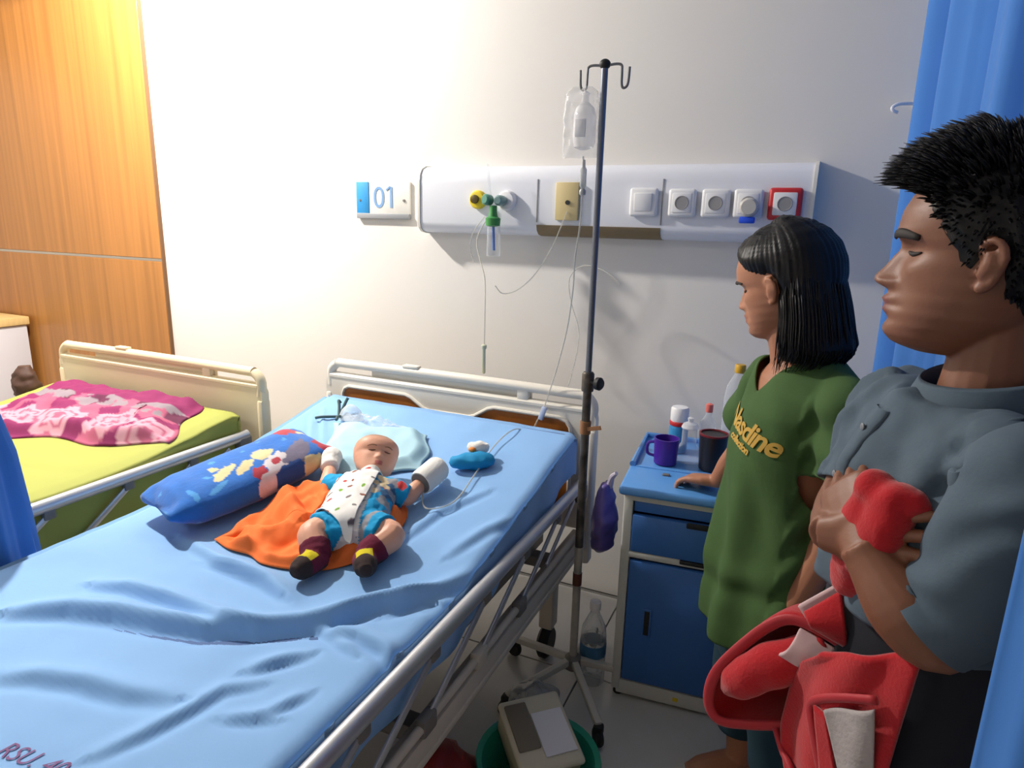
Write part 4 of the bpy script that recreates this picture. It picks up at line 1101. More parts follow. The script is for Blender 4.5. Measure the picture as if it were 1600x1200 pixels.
text_on('Nasdine', 0.070, cw + wf * .13 - wl * .112 + Vector((0, 0, 1.012)), tdir, Vector((0, 0, 1)) + wl * .15, wf, shirt_bv, 'shirt_lettering', gold, sh, shear=.35, bold=.0018, spacing=.92, lift=.003)
text_on('collection', 0.026, cw + wf * .13 - wl * .066 + Vector((0, 0, .978)), tdir, Vector((0, 0, 1)) + wl * .15, wf, shirt_bv, 'shirt_lettering', gold, sh, shear=.35, bold=.0012, spacing=.95, lift=.003)
# trousers
Tm = MB()
Tm.loft([ell(cw, wf, a, bb, z, 40) for z, a, bb in [(.40, .105, .150), (.50, .122, .158), (.60, .118, .155)]])
for q in (1, -1):
    c0 = cw + wl * .078 * q
    Tm.tube([c0 + Vector((0, 0, .52)), c0 + wf * .012 + Vector((0, 0, .36)), c0 - wf * .004 + Vector((0, 0, .22)), c0 - wf * .01 + Vector((0, 0, .135))], [.088, .072, .068, .062], 22, spl=6)
me = remesh(Tm, 0.007, 4)
cut(me, lambda p: p.z < .140)
wrinkle(me, lambda p, n: .006 * noise.noise(Vector((p.x * 12, p.y * 12, p.z * 7))))
me = evaluated(me, [('SOLIDIFY', dict(thickness=0.003, offset=-1))]); shift(me, woman.location)
link('trousers', me, mat('teal_trousers', (16, 52, 66), 0.9, var=0.06), woman, ang=0)
# hair: smooth cap parted over the brow and a shoulder-long fall behind the ears
def line_w(t): return interp([(0, .80), (.5, .785), (.85, .72), (1.15, .645), (1.4, .605), (1.62, .585), (1.72, .50), (1.82, .30), (2.2, .15), (math.pi, .12)], t)
hb_, Pc = hair_cap(HW, HMw, line_w, .060, bias=lambda tt, z: .05 * smoothstep(1.6, 2.4, abs(tt)), nose=.8, jaw=.98)
fall = []
hx = HMw.to_3x3()
bk = Vector((hx.col[0].x, hx.col[0].y, 0)).normalized() * -1; sd = Vector((-bk.y, bk.x, 0))
top = HMw.translation
for v in [i / 14 for i in range(15)]:
    z = 1.44 - .262 * v
    cc = top + bk * interp([(0, .020), (.35, .066), (.7, .084), (.88, .096), (1, .078)], v); cc.z = z
    a = interp([(0, .050), (.3, .062), (.6, .066), (.85, .074), (1, .052)], v); bb = interp([(0, .06), (.3, .090), (.6, .098), (.85, .106), (1, .080)], v)
    rg = []
    for k in range(64):
        an = 2 * math.pi * k / 64
        g = 1 + .022 * math.sin(an * 9 + 3 * v) + .018 * math.sin(an * 16 + 1 - 4 * v)
        rg.append(cc + bk * a * g * math.cos(an) + sd * bb * g * math.sin(an))
    fall.append(rg)
hb_.loft(fall)
me = remesh(hb_, 0.0045, 4)
# keep the face and the near ear free
def hair_w(p, n):
    h = MI @ p / HW
    an = math.atan2(h.y, h.x)
    return .0010 * math.sin(an * 60 + 6 * noise.noise(p * 9)) + .0020 * noise.noise(Vector((an * 12, p.z * 5, 2)))
wrinkle(me, hair_w); shift(me, woman.location)
hw_o = link('hair', me, hair_m, woman, ang=0)
rnd = random.Random(11); st = []
for i in range(420):
    an = rnd.uniform(-2.3, 2.3); v0 = rnd.uniform(.10, .5); r = rnd.uniform(.97, 1.05)
    pts = []
    curl = rnd.uniform(-.02, .03); ln = rnd.uniform(.86, 1.14)
    for j in range(7):
        v = v0 + (ln - v0) * j / 6
        cc = top + bk * interp([(0, .020), (.35, .066), (.7, .084), (.9, .090), (1, .078), (1.12, .06)], v); cc.z = 1.44 - .262 * v
        a = interp([(0, .050), (.3, .062), (.6, .066), (.85, .074), (1, .066), (1.12, .05)], v); bb = interp([(0, .06), (.3, .090), (.6, .098), (.85, .106), (1, .094), (1.12, .07)], v)
        k_ = .91 + .09 * smoothstep(.15, .5, v); a *= k_; bb *= k_
        pts.append(cc + bk * (a * r * math.cos(an) + curl * max(0, v - .75)) + sd * bb * r * math.sin(an + .03 * math.sin(v * 6 + i)))
    st.append(pts)
strands('hair_locks', st, hair_m, hw_o, .0022)

# ------------------------------------------------------------------ the man
MX, MY = 0.190, -1.365
man = thing('person', 'man in a grey shirt with crossed arms in front of the blue curtain', 'person', (MX, MY, 0))
mf = Vector((-0.95, -0.31, 0)).normalized(); ml = Vector((-mf.y, mf.x, 0))
HM_ = 0.262
HMm = head_matrix((0.194, -1.360, 1.416), (-0.965, 0.26), R(-2), R(2))
MI2 = HMm.inverted()
skm = skin('man_skin', (128, 82, 60), None)
b = MB()
KM = dict(nose=.96, jaw=1.06)
Pm = head_mb(b, HM_, HMm, **KM)
b.tube([(0.210, -1.360, 1.12), (0.224, -1.358, 1.22), (0.228, -1.358, 1.31), (0.224, -1.358, 1.38)], [.075, .060, .054, .058], 20, spl=5)
cm = Vector((MX, MY, 0))
mz = [(0.78, .095, .135), (0.90, .095, .138), (1.02, .098, .145), (1.12, .098, .150), (1.18, .080, .140), (1.215, .06, .10), (1.24, .045, .06)]
b.loft([ell(cm, mf, a, bb, z) for z, a, bb in mz])
mshL = cm + ml * .160 + Vector((0, 0, 1.185)); mshR = cm - ml * .138 + Vector((0, 0, 1.186))
# near (left) arm: elbow low and forward, forearm crossing up to the far elbow
melL = Vector((0.190, -1.535, 0.998)); mwrL = Vector((0.096, -1.498, 1.072))
limb(b, [mshL, mshL.lerp(melL, .5), melL, melL.lerp(mwrL, .35) + Vector((-.006, -.012, -.008)), mwrL], [.055, .048, .044, .045, .029], 18)
dl = (mwrL - melL).normalized()
hand(b, mwrL, Vector((-.24, .70, .50)), Vector((-.72, -.50, .35)), -1, s=1.0, curls=(.8, .85, .9, .9), spread=.03, thumb=(.35, .5))
# far (right) arm: elbow at the left, forearm behind the blanket, fingers on the near upper arm
melR = Vector((0.085, -1.305, 1.050)); mwrR = Vector((0.062, -1.463, 1.064))
limb(b, [mshR, mshR.lerp(melR, .55), melR, melR.lerp(mwrR, .5), mwrR], [.055, .046, .038, .034, .027], 16)
ORGT.clear()
hand(b, mwrR, Vector((0.80, -.545, .27)), Vector((-0.56, -0.82, .06)), 1, s=.98, curls=(-.10, -.04, .02, .08), spread=.10, thumb=(.6, .1))
nails = list(ORGT)
# legs and feet
for q in (1, -1):
    hp = cm + ml * .085 * q + Vector((0, 0, .80)); kn = cm + ml * .09 * q + mf * .015 + Vector((0, 0, .44)); an = cm + ml * .09 * q - mf * .01 + Vector((0, 0, .08))
    limb(b, [hp, kn, kn.lerp(an, .35) - mf * .015, an, an - Vector((0, 0, .03))], [.070, .056, .052, .036, .036])
    ft = an + Vector((0, 0, -.045))
    b.tube([ft - mf * .04, ft + mf * .04, ft + mf * .12, ft + mf * .18], [.028, .034, .030, .018], 12, spl=4, el=(.85, 1.3))
me = remesh(b, 0.0028, 3)
colors(me, tint_face((128, 82, 60), (122, 66, 58), MI2, HM_)); shift(me, man.location)
link('body', me, skm, man, ang=0)
face_parts(man, Pm, HM_, HMm, None, brow_m, brow_m, eye_open=0, brow_t=.020, **KM)
for p, d, n, r in nails:
    MB().ball(p + n * r * .55 - d * r * .1, (r * .75, r * .62, r * .25), 10, rot=rot_to(d, n)).build('fingernail', mat('nail', (190, 140, 120), 0.3), man)

# grey shirt
S = MB()
sz = [(0.90, .122, .168), (0.98, .122, .170), (1.08, .124, .168), (1.15, .114, .164), (1.195, .092, .148), (1.222, .076, .120), (1.245, .068, .086)]
S.loft([ell(cm, mf, a, bb, z, 56, .94) for z, a, bb in sz])
S.tube([mshL - ml * .06, mshL + ml * .004, mshL.lerp(melL, .40)], [.060, .064, .056], 26, spl=6)
S.tube([mshR + ml * .06, mshR - ml * .006, mshR.lerp(melR, .5), mshR.lerp(melR, .92)], [.058, .064, .060, .056], 26, spl=6)
me = remesh(S, 0.006, 5)
hemL = mshL.lerp(melL, .95); hemR = mshR.lerp(melR, .88)
def mcut(p):
    if p.z < .958: return True
    if (p - hemR).dot((melR - mshR).normalized()) > 0 and (p - hemR).length < .1: return True
    q = p - Vector((0.222, -1.358, 0)); l = abs(q.dot(ml)); f = q.dot(mf)
    if p.z > 1.234 and q.length < 2 and math.hypot(q.x, q.y) < .075: return True
    return False
cut(me, mcut)
axL = (melL - mshL).normalized(); axR = (melR - mshR).normalized()
def wr_m(p, n):
    d = .007 * noise.noise(Vector((p.x * 11, p.y * 11, p.z * 14))) + .004 * noise.noise(p * 34)
    q = p - cm
    if q.dot(ml) > .12: d += .0065 * math.sin((p - mshL).dot(axL) * 95 + 5 * noise.noise(p * 8) + (p.x - p.y) * 20)
    elif q.dot(ml) < -.13: d += .006 * math.sin((p.x * .8 + p.y) * 120 + 4 * noise.noise(p * 7))
    else: d += .006 * math.sin((p.z * .6 - q.dot(ml)) * 55 + 4 * noise.noise(p * 6))
    return d
wrinkle(me, wr_m)
me = evaluated(me, [('SOLIDIFY', dict(thickness=0.004, offset=-1)), ('SMOOTH', dict(factor=.5, iterations=2))])
mbv = BVHTree.FromPolygons([v.co.copy() for v in me.vertices], [tuple(p.vertices) for p in me.polygons])
shift(me, man.location)
grey_m = mat('grey_shirt', (78, 94, 108), 0.9, var=0.10, vscale=6, bump=0.1, bscale=200)
ms_ = link('shirt', me, grey_m, man, ang=0)
# near sleeve, reaching just past the elbow
fd = (mwrL - melL).normalized()
slv = MB().tube([mshL - ml * .03 + Vector((0, 0, .01)), mshL + ml * .010, mshL.lerp(melL, .5) + ml * .008, melL.lerp(mshL, .16) + fd * .004, melL + fd * .022 + Vector((0, 0, -.006))], [.058, .072, .066, .061, .062], 48, cap=False, spl=14)
me = slv.mesh('s')
def wr_s(p, n):
    q = (p - mshL).dot(axL)
    e = smoothstep(.0, .05, (melL - p).dot(axL) + .03)
    return e * (.0030 * math.sin(q * 80 + 6 * noise.noise(p * 9) + (p.x - p.y) * 24) + .002 * noise.noise(p * 30)) + .006 * noise.noise(p * 12)
wrinkle(me, wr_s)
me = evaluated(me, [('SUBSURF', dict(levels=1)), ('SOLIDIFY', dict(thickness=0.004, offset=-1))])
shift(me, man.location); link('sleeve', me, grey_m, ms_, ang=0)
# stand collar, placket with buttons
cr = []
for k in range(41):
    a = R(-168 + 336 * k / 40); c0 = Vector((0.222, -1.358, 1.256))
    f = mf * math.cos(a) + ml * math.sin(a)
    rr_ = .077
    cr.append((c0 + f * rr_ * 1.16 + Vector((0, 0, -.014 - .022 * math.cos(a))), c0 + f * (rr_ - .004) + Vector((0, 0, .026 - .016 * math.cos(a)))))
cr = [(c0, c1) for c0, c1 in cr]
mbc = MB().loft([[a, b_, ] for a, b_ in cr], cap=False, closed=False)
mec = evaluated(mbc.mesh('c'), [('SOLIDIFY', dict(thickness=0.005, offset=0)), ('SUBSURF', dict(levels=1))])
shift(mec, man.location); link('collar', mec, grey_m, ms_, ang=0)
pl = MB(); rows = []
for k in range(16):
    z = 1.222 - .014 * k; row = []
    for l in (-.020, -.019, 0, .019, .020):
        h = mbv.ray_cast(cm + mf * .3 + ml * (l - .012) + Vector((0, 0, z)), -mf)
        p = h[0] if h[0] else cm + mf * .1 + ml * l + Vector((0, 0, z))
        row.append(p + mf * (.0045 if abs(l) < .0195 else .0005))
    rows.append(row)
pl.loft(rows, cap=False, closed=False).build('placket', grey_m, ms_, ang=0)
for k in (2, 7, 12):
    p = rows[k][2]; MB().lathe([(.005, 0), (.0055, .002), (.004, .003)], p + mf * .0015, 12, mf).build('button', mat('button_grey', (120, 124, 130), .4), ms_)
# dark trousers, carried up high so the cloth also stands for deep shade
Tm = MB()
Tm.loft([ell(cm, mf, a, bb, z, 40) for z, a, bb in [(.66, .115, .155), (.78, .118, .158), (.90, .112, .152), (.99, .108, .146)]])
for q in (1, -1):
    c0 = cm + ml * .09 * q
    Tm.tube([c0 + Vector((0, 0, .75)), c0 + mf * .012 + Vector((0, 0, .44)), c0 - mf * .004 + Vector((0, 0, .25)), c0 - mf * .01 + Vector((0, 0, .05))], [.092, .078, .07, .064], 22, spl=6)
me = remesh(Tm, 0.008, 4); cut(me, lambda p: p.z < .055)
wrinkle(me, lambda p, n: .006 * noise.noise(Vector((p.x * 12, p.y * 12, p.z * 7)))); shift(me, man.location)
link('trousers', me, mat('dark_trousers', (30, 32, 42), 0.9), man, ang=0)
# short hair with a spiky fringe
def line_m(t): return interp([(0, .765), (.35, .765), (.7, .745), (.9, .70), (1.05, .62), (1.18, .55), (1.30, .46), (1.44, .43), (1.52, .55), (1.66, .54), (1.76, .40), (1.9, .32), (2.4, .24), (math.pi, .22)], t)
hm_, Pq = hair_cap(HM_, HMm, line_m, .018, n=192, rough=.004, bias=lambda tt, z: .026 * smoothstep(.70, .95, z) + .030 * smoothstep(1.0, .3, abs(tt)) * smoothstep(.78, .86, z), **KM)
me = hm_.mesh('h'); bmx = bmesh.new(); bmx.from_mesh(me); bmesh.ops.recalc_face_normals(bmx, faces=bmx.faces); bmx.to_mesh(me); bmx.free()
hbv = BVHTree.FromPolygons([v.co.copy() for v in me.vertices], [tuple(p.vertices) for p in me.polygons])
wrinkle(me, lambda p, n: .0015 * noise.noise(p * 120) + .002 * noise.noise(p * 60)); shift(me, man.location)
hm_o = link('hair', me, hair_m, man, ang=0)
rnd = random.Random(5); st = []
H3 = HMm.to_3x3(); fx, lx, uz = H3.col[0], H3.col[1], H3.col[2]
for i in range(3600):
    t = rnd.uniform(-math.pi, math.pi); zl = line_m(abs(t)); z = zl + (.975 - zl) * rnd.random() ** .8
    p = head_point(t, z, **KM); c = Vector((-.05, 0, .55)); dr = (p - c).normalized()
    top_ = smoothstep(.62, .85, z); fr_ = smoothstep(1.1, .2, abs(t)) * smoothstep(.68, .78, z)
    base = Pq(p + dr * (.008 + .035 * top_))
    out = (H3 @ dr).normalized()
    ln = HM_ * (.020 + .040 * top_ + .055 * fr_) * rnd.uniform(.8, 1.15)
    flow = (out * (.75 + .2 * rnd.random()) + fx * (.25 + .75 * fr_) * (.4 + top_) + uz * (-.55 * (1 - top_) - .25 * fr_ * (z < .86)) + lx * rnd.uniform(-.2, .2)).normalized()
    st.append([base, base + out * ln * .45 + flow * ln * .2, base + out * ln * .5 + flow * ln * .75, base + out * ln * .42 + flow * ln * 1.2])
strands('hair_tufts', st, hair_m, hm_o, .0016, 4)

# ------------------------------------------------------------------ red blanket in his arms
bl = thing('red_blanket', 'bright red fleece blanket bundled and hanging from the folded arms', 'blanket', (0.10, -1.42, 0.6))
red_b = mat('red_fleece', (176, 8, 24), 0.95, var=0.10, vscale=14, bump=0.25, bscale=240, sheen=0.3)
red_t = mat('red_trim', (170, 20, 36), 0.6, sheen=0.2)
lining = mat('grey_lining', (168, 160, 160), 0.95, var=0.15, vscale=30, bump=0.3, bscale=160)
b = MB()
b.tube([(0.098, -1.435, 0.985), (0.106, -1.456, 1.04), (0.104, -1.468, 1.10), (0.102, -1.474, 1.135)], [.030, .038, .036, .022], 16, spl=5)
b.tube([(0.106, -1.488, 1.03), (0.115, -1.498, 1.088), (0.126, -1.502, 1.134), (0.144, -1.510, 1.141), (0.162, -1.516, 1.134)], [.024, .030, .027, .018, .006], 16, spl=5)
b.ball((0.104, -1.478, 1.142), (.026, .024, .026)); b.ball((0.126, -1.492, 1.118), (.026, .022, .026))
me = remesh(b, .005, 4)
wrinkle(me, lambda p, n: .003 * noise.noise(p * 40)); shift(me, bl.location); link('bundle', me, red_b, bl, ang=0)
TR1 = [(0.104,-1.425,0.883),(0.066,-1.412,0.892),(0.032,-1.402,0.891),(0.005,-1.398,0.871),(-0.024,-1.396,0.833),(-0.056,-1.396,0.782),(-0.070,-1.397,0.743),(-0.069,-1.400,0.705),(-0.050,-1.402,0.684),(-0.006,-1.404,0.694),(0.029,-1.404,0.706),(0.070,-1.404,0.720)]
tp_ = catmull(TR1, 6)
cen = Vector((0.040, -1.345, 0.800))
def pocket(u, v):
    i = u * (len(tp_) - 1); k = min(int(i), len(tp_) - 2); p = tp_[k].lerp(tp_[k + 1], i - k)
    q = p.lerp(Vector((0.085 + 0.02 * math.sin(u * 3), -1.36, 0.80 + .07 * math.cos(u * 3.1))), v)
    q.y += .055 * math.sin(math.pi * v) ** .8 + .004 * noise.noise(q * 30); return q
me = evaluated(MB().grid(pocket, 70, 24).mesh('k'), [('SOLIDIFY', dict(thickness=0.008, offset=1)), ('SMOOTH', dict(factor=.5, iterations=3))])
shift(me, bl.location); link('fold', me, red_b, bl, ang=0)
MB().tube(TR1, .0058, 10, spl=6, el=(1.5, .8)).build('edge_trim', red_t, bl, ang=0)
b = MB()
b.tube([(-0.048,-1.398,0.735),(-0.030,-1.404,0.764),(-0.010,-1.408,0.788),(0.020,-1.412,0.818),(0.050,-1.412,0.842),(0.085,-1.405,0.868)], [.012,.028,.032,.034,.030,.026], 18, spl=6, el=(1.0, .85))
me = remesh(b, .005, 3); wrinkle(me, lambda p, n: .003 * noise.noise(p * 26)); shift(me, bl.location); link('rolled_fold', me, red_b, bl, ang=0)
def flapf(u, v):
    a = Vector((0.050, -1.415, 0.914)).lerp(Vector((0.091, -1.425, 0.968)), u); b_ = Vector((0.062, -1.418, 0.900)).lerp(Vector((0.108, -1.432, 0.888)), u)
    p = a.lerp(b_, v); p.y -= .010 * math.sin(math.pi * v) ; return p
me = evaluated(MB().grid(flapf, 14, 14).mesh('k'), [('SOLIDIFY', dict(thickness=0.006, offset=1))]); shift(me, bl.location); link('corner_flap', me, red_b, bl, ang=0)
def whitef(u, v):
    a = Vector((0.022, -1.428, 0.848)).lerp(Vector((0.060, -1.430, 0.836)), v); b_ = Vector((0.046, -1.405, 0.884)).lerp(Vector((0.098, -1.418, 0.872)), v)
    p = a.lerp(b_, u); p.y -= .016 * math.sin(math.pi * min(1, u * 1.1)); p += Vector((0, 1, 0)) * .003 * noise.noise(p * 50); return p
me = evaluated(MB().grid(whitef, 16, 14).mesh('k'), [('SOLIDIFY', dict(thickness=0.006, offset=1)), ('SMOOTH', dict(factor=.5, iterations=2))]); shift(me, bl.location)
link('lining', me, mat('pink_white_lining', (206, 176, 178), 0.95, var=0.12, vscale=30), bl, ang=0)
def whitef2(u, v):
    a = Vector((0.046, -1.400, 0.905)).lerp(Vector((0.092, -1.405, 0.966)), u); p = a + Vector((-.006 + .010 * u, .004, .010)) * (1 - v) + Vector((.012, 0.0, -.012)) * v; return p
me = evaluated(MB().grid(whitef2, 12, 6).mesh('k'), [('SOLIDIFY', dict(thickness=0.008, offset=1))]); shift(me, bl.location); link('lining', me, mat('pink_white_lining', (206, 176, 178), 0.95), bl, ang=0)
# the long drape with its cut-back lower corner
def drape(u, v):
    zt = 0.900 + .075 * u; zb_ = 0.42
    z = zt + (zb_ - zt) * v
    xl = interp([(0, .095), (.10, .060), (.22, .040), (.36, .035), (.55, .072), (1, .12)], v)
    t = (xl - .035) / .16 + (1.08 - .25 * v - (xl - .035) / .16) * u
    g = 1.0 + .07 * math.sin(u * 12 + 2 + v * 1.5) * (.2 + v) + .03 * noise.noise(Vector((t * 4, z * 8, 0)))
    q = cm + mf * .150 * g * math.cos(t) + ml * .186 * g * math.sin(t)
    return Vector((q.x, q.y, z))
me = evaluated(MB().grid(drape, 50, 60).mesh('k'), [('SOLIDIFY', dict(thickness=0.010, offset=1)), ('SMOOTH', dict(factor=.5, iterations=2))])
shift(me, bl.location); link('drape', me, red_b, bl, ang=0)
MB().tube([(0.134,-1.545,0.893),(0.100,-1.520,0.866),(0.076,-1.494,0.836),(0.068,-1.482,0.814),(0.073,-1.490,0.790),(0.090,-1.510,0.739),(0.105,-1.522,0.69)], .0050, 10, spl=6, el=(1.2, .8)).build('edge_trim', red_t, bl, ang=0)
MB().tube([(0.032,-1.405,0.704),(0.044,-1.436,0.694),(0.062,-1.470,0.680),(0.088,-1.50,0.60)], .0055, 10, spl=6).build('edge_trim', red_t, bl, ang=0)
def lin_f(u, v):
    a = Vector((0.084, -1.506, 0.832)).lerp(Vector((0.134, -1.546, 0.882)), u); b_ = Vector((0.122, -1.542, 0.74)).lerp(Vector((0.152, -1.556, 0.74)), u)
    p = a.lerp(b_, v); p.y += .004 * math.sin(u * 6 + v * 3); return p
me = evaluated(MB().grid(lin_f, 20, 24).mesh('k'), [('SOLIDIFY', dict(thickness=0.005, offset=1))]); shift(me, bl.location); link('lining', me, lining, bl, ang=0)
def lin_g(u, v):
    a = Vector((0.074, -1.492, 0.826)).lerp(Vector((0.088, -1.506, 0.826)), u); b_ = Vector((0.100, -1.524, 0.70)).lerp(Vector((0.126, -1.544, 0.70)), u)
    return a.lerp(b_, v)
me = evaluated(MB().grid(lin_g, 8, 14).mesh('k'), [('SOLIDIFY', dict(thickness=0.005, offset=1))]); shift(me, bl.location); link('fold', me, red_b, bl, ang=0)

# ------------------------------------------------------------------ things on the bed
def bedz(x, y): return zb(y, **B1)
# pale aqua pad under the baby's head
def padf(u, v):
    a = Vector((-1.50, -0.565, 0)).lerp(Vector((-1.115, -0.545, 0)), u); b_ = Vector((-1.31, -0.870, 0)).lerp(Vector((-1.015, -0.745, 0)), u)
    p = a.lerp(b_, v); p.x += .012 * math.sin(v * 8 + u * 4); p.y += .012 * math.sin(u * 9)
    e = min(u, 1 - u, v, 1 - v)
    h = .006 + .034 * smoothstep(0, .16, e) - .022 * math.exp(-((p.x + 1.17) / .09) ** 2 - ((p.y + .76) / .09) ** 2) * smoothstep(0, .2, e)
    h += .008 * noise.noise(Vector((p.x * 16, p.y * 16, 0))) * smoothstep(0, .1, e)
    return Vector((p.x, p.y, bedz(p.x, p.y) + h + .004))
me = evaluated(MB().grid(padf, 50, 40).mesh('p'), [('SOLIDIFY', dict(thickness=0.006, offset=-1))]); o_ = Vector((-1.2, -.7, .70)); shift(me, o_)
sfx(link('head_pad', me, mat('aqua_pad', (170, 208, 222), 0.85, var=.05), None, o_, ang=0), 'pale aqua folded pad under the baby\'s head', 'pad')
padz = BVHTree.FromPolygons([v.co + o_ for v in me.vertices], [tuple(p.vertices) for p in me.polygons])
def padtop(x, y):
    h = padz.ray_cast(Vector((x, y, 2)), Vector((0, 0, -1))); return h[0].z if h[0] else on_sheet(x, y)
# clear mask in its wrapper with dark straps, at the top left corner
t = thing('oxygen_mask', 'clear plastic mask and wrapper with dark straps at the bed\'s top left', 'mask', (-1.45, -0.50, 0.745))
def wrapf(u, v):
    x = -1.50 + .27 * u; y = -0.480 - .055 * v - .02 * u
    z = max(padtop(x, y), on_sheet(x, y)) + .004 + .030 * math.sin(math.pi * v) * math.sin(math.pi * min(1, u * 1.05)) + .014 * (noise.noise(Vector((x * 40, y * 60, 1))) + .6 * noise.noise(Vector((x * 90, y * 90, 4)))) * math.sin(math.pi * v)
    return Vector((x, y, max(z, on_sheet(x, y) + .003)))
MB().grid(wrapf, 40, 18).build('wrapper', pouch_m, t, ang=0)
mk = Vector((-1.455, -0.52, 0.765))
MB().loft([[mk + Vector((.05 * r * math.cos(2 * math.pi * k / 20), .034 * r * math.sin(2 * math.pi * k / 20), h)) for k in range(20)] for r, h in ((1.0, -.012), (.95, .0), (.75, .02), (.45, .034), (.25, .04))]).build('mask_shell', clear_mat('mask_clear', (232, 238, 240), 0.28), t)
strap_m = mat('dark_strap', (58, 84, 88), 0.6)
for pts in ([(-1.515,-.515,.752),(-1.532,-.49,.785),(-1.542,-.48,.800),(-1.537,-.475,.79)], [(-1.515,-.51,.755),(-1.512,-.475,.80),(-1.508,-.468,.812)], [(-1.52,-.52,.752),(-1.565,-.55,.752),(-1.585,-.56,.748)], [(-1.49,-.53,.758),(-1.478,-.565,.770),(-1.470,-.585,.764)]):
    MB().tube(pts, .0055, 8, spl=4).build('strap', strap_m, t)
# blue printed pillow at the baby's right
pc = Vector((-1.462, -1.022, 0)); pd = Vector((.30, .954, 0)).normalized(); pw_ = Vector((-pd.y, pd.x, 0))
BL_, BW_, BT_ = .232, .122, .060
def pil(u, v):
    a = 2 * math.pi * v; s = 2 * u - 1
    k = interp([(0, .30), (.05, .72), (.14, .95), (.5, 1.0), (.86, .95), (.95, .72), (1, .30)], u)
    ce = math.copysign(abs(math.cos(a)) ** .75, math.cos(a)); se = math.copysign(abs(math.sin(a)) ** .9, math.sin(a))
    L = BL_ * (1 + .10 * smoothstep(.5, 1, abs(ce)) * abs(s) ** 6)
    p = pc + pd * s * L + pw_ * BW_ * (0.90 + .10 * k) * ce * (.86 + .14 * k)
    base = bedz(p.x, p.y) + .064
    d = .006 * noise.noise(Vector((p.x * 14, p.y * 14, se)))
    return Vector((p.x, p.y, base + (BT_ * k + d) * se))
mb = MB().grid(pil, 70, 72)
me = mb.mesh('pil'); bmx = bmesh.new(); bmx.from_mesh(me)
bmesh.ops.remove_doubles(bmx, verts=bmx.verts, dist=1e-5); bmesh.ops.holes_fill(bmx, edges=[e for e in bmx.edges if e.is_boundary], sides=0)
bmesh.ops.recalc_face_normals(bmx, faces=bmx.faces); bmx.to_mesh(me); bmx.free()
blue_, dk, cream, white_, redp, greyp, lt = lin((16, 104, 192)), lin((20, 70, 140)), lin((214, 200, 150)), lin((214, 206, 210)), lin((176, 40, 60)), lin((112, 106, 130)), lin((70, 150, 215))
BL0 = [((-.02, -.055), .040, .016, cream, .5), ((.045, -.035), .032, .026, cream, 0), ((-.075, -.045), .045, .018, cream, .5), ((-.09, -.012), .013, .012, cream, 0), ((.065, -.088), .040, .030, white_, .3), ((.06, -.085), .013, .012, redp, 0), ((.005, -.100), .020, .02, redp, 0), ((.02, -.125), .035, .02, white_, 0),
       ((.13, -.085), .055, .030, greyp, .6), ((.165, .050), .032, .034, redp, 0), ((.225, .015), .034, .012, cream, -.3), ((.225, -.075), .030, .040, redp, 0), ((.09, -.125), .05, .02, dk, 0), ((-.11, -.09), .03, .008, lt, .4), ((.16, -.125), .03, .02, cream, 0)]
def pilcol(p):
    q = p - pc; s, w = q.dot(pd), q.dot(pw_); c = blue_
    n = noise.noise(Vector((p.x * 30, p.y * 30, 0)))
    if n > .55: c = lt
    for (cs, cw_), a, b_, cc, rot_ in BL0:
        ds, dw = s - cs, w - cw_; r1 = ds * math.cos(rot_) + dw * math.sin(rot_); r2 = -ds * math.sin(rot_) + dw * math.cos(rot_)
        r = math.hypot(r1 / a, r2 / b_) * (1 + .35 * noise.noise(Vector((p.x * 60, p.y * 60, 3))))
        if r < 1: c = cc
    return c
me = evaluated(me, [('SUBSURF', dict(levels=1))]); colors(me, pilcol); o_ = Vector((pc.x, pc.y, .65)); shift(me, o_)
sfx(link('printed_pillow', me, mat('pillow_plush', (20, 98, 186), .9, attr='tint', var=.12, vscale=25, bump=.3, bscale=90, sheen=.3), None, o_, ang=0), 'bright blue plush pillow with cream and red prints beside the baby', 'pillow')
# orange cloth under the baby's legs
OC = [(-1.345, -1.240), (-1.345, -1.06), (-1.30, -.955), (-1.20, -.905), (-1.06, -.900), (-.968, -.915), (-.930, -.965), (-.915, -1.04), (-.915, -1.13), (-.98, -1.22), (-1.045, -1.262), (-1.135, -1.283), (-1.20, -1.262), (-1.27, -1.262)]
oc = [Vector((x, y, 0)) for x, y in OC]; oc = catmull(oc + [oc[0]], 8)[:-1]
occ = Vector((-1.13, -1.09, 0))
def of_(u, v):
    i = u * len(oc); k = int(i) % len(oc); p = oc[k].lerp(oc[(k + 1) % len(oc)], i - int(i))
    p = occ.lerp(p, .02 + .98 * v)
    e = smoothstep(0, .12, 1 - v)
    h = .004 + .012 * e + e * (.032 * max(0, noise.noise(Vector((p.x * 9 + p.y * 6, p.y * 13, 2)))) * 2 + .012 * noise.noise(Vector((p.x * 26, p.y * 20, 5))) + .030 * (.35 - abs(noise.noise(Vector(((p.x + p.y) * 13, (p.x - p.y) * 5, 8))))))
    if p.x < -1.15: h += .030 * e * math.exp(-((p.y + 1.02 + .35 * (p.x + 1.3)) / .05) ** 2)
    return Vector((p.x, p.y, on_sheet(p.x, p.y) + h + .003))
me = evaluated(MB().grid(of_, 112, 46).mesh('o'), [('SOLIDIFY', dict(thickness=0.004, offset=1))]); o_ = Vector((-1.13, -1.09, .63)); shift(me, o_)
ocl = sfx(link('orange_cloth', me, mat('orange_fabric', (248, 118, 48), .85, var=.05), None, o_, ang=0), 'crumpled bright orange cloth spread under the baby\'s legs', 'cloth')
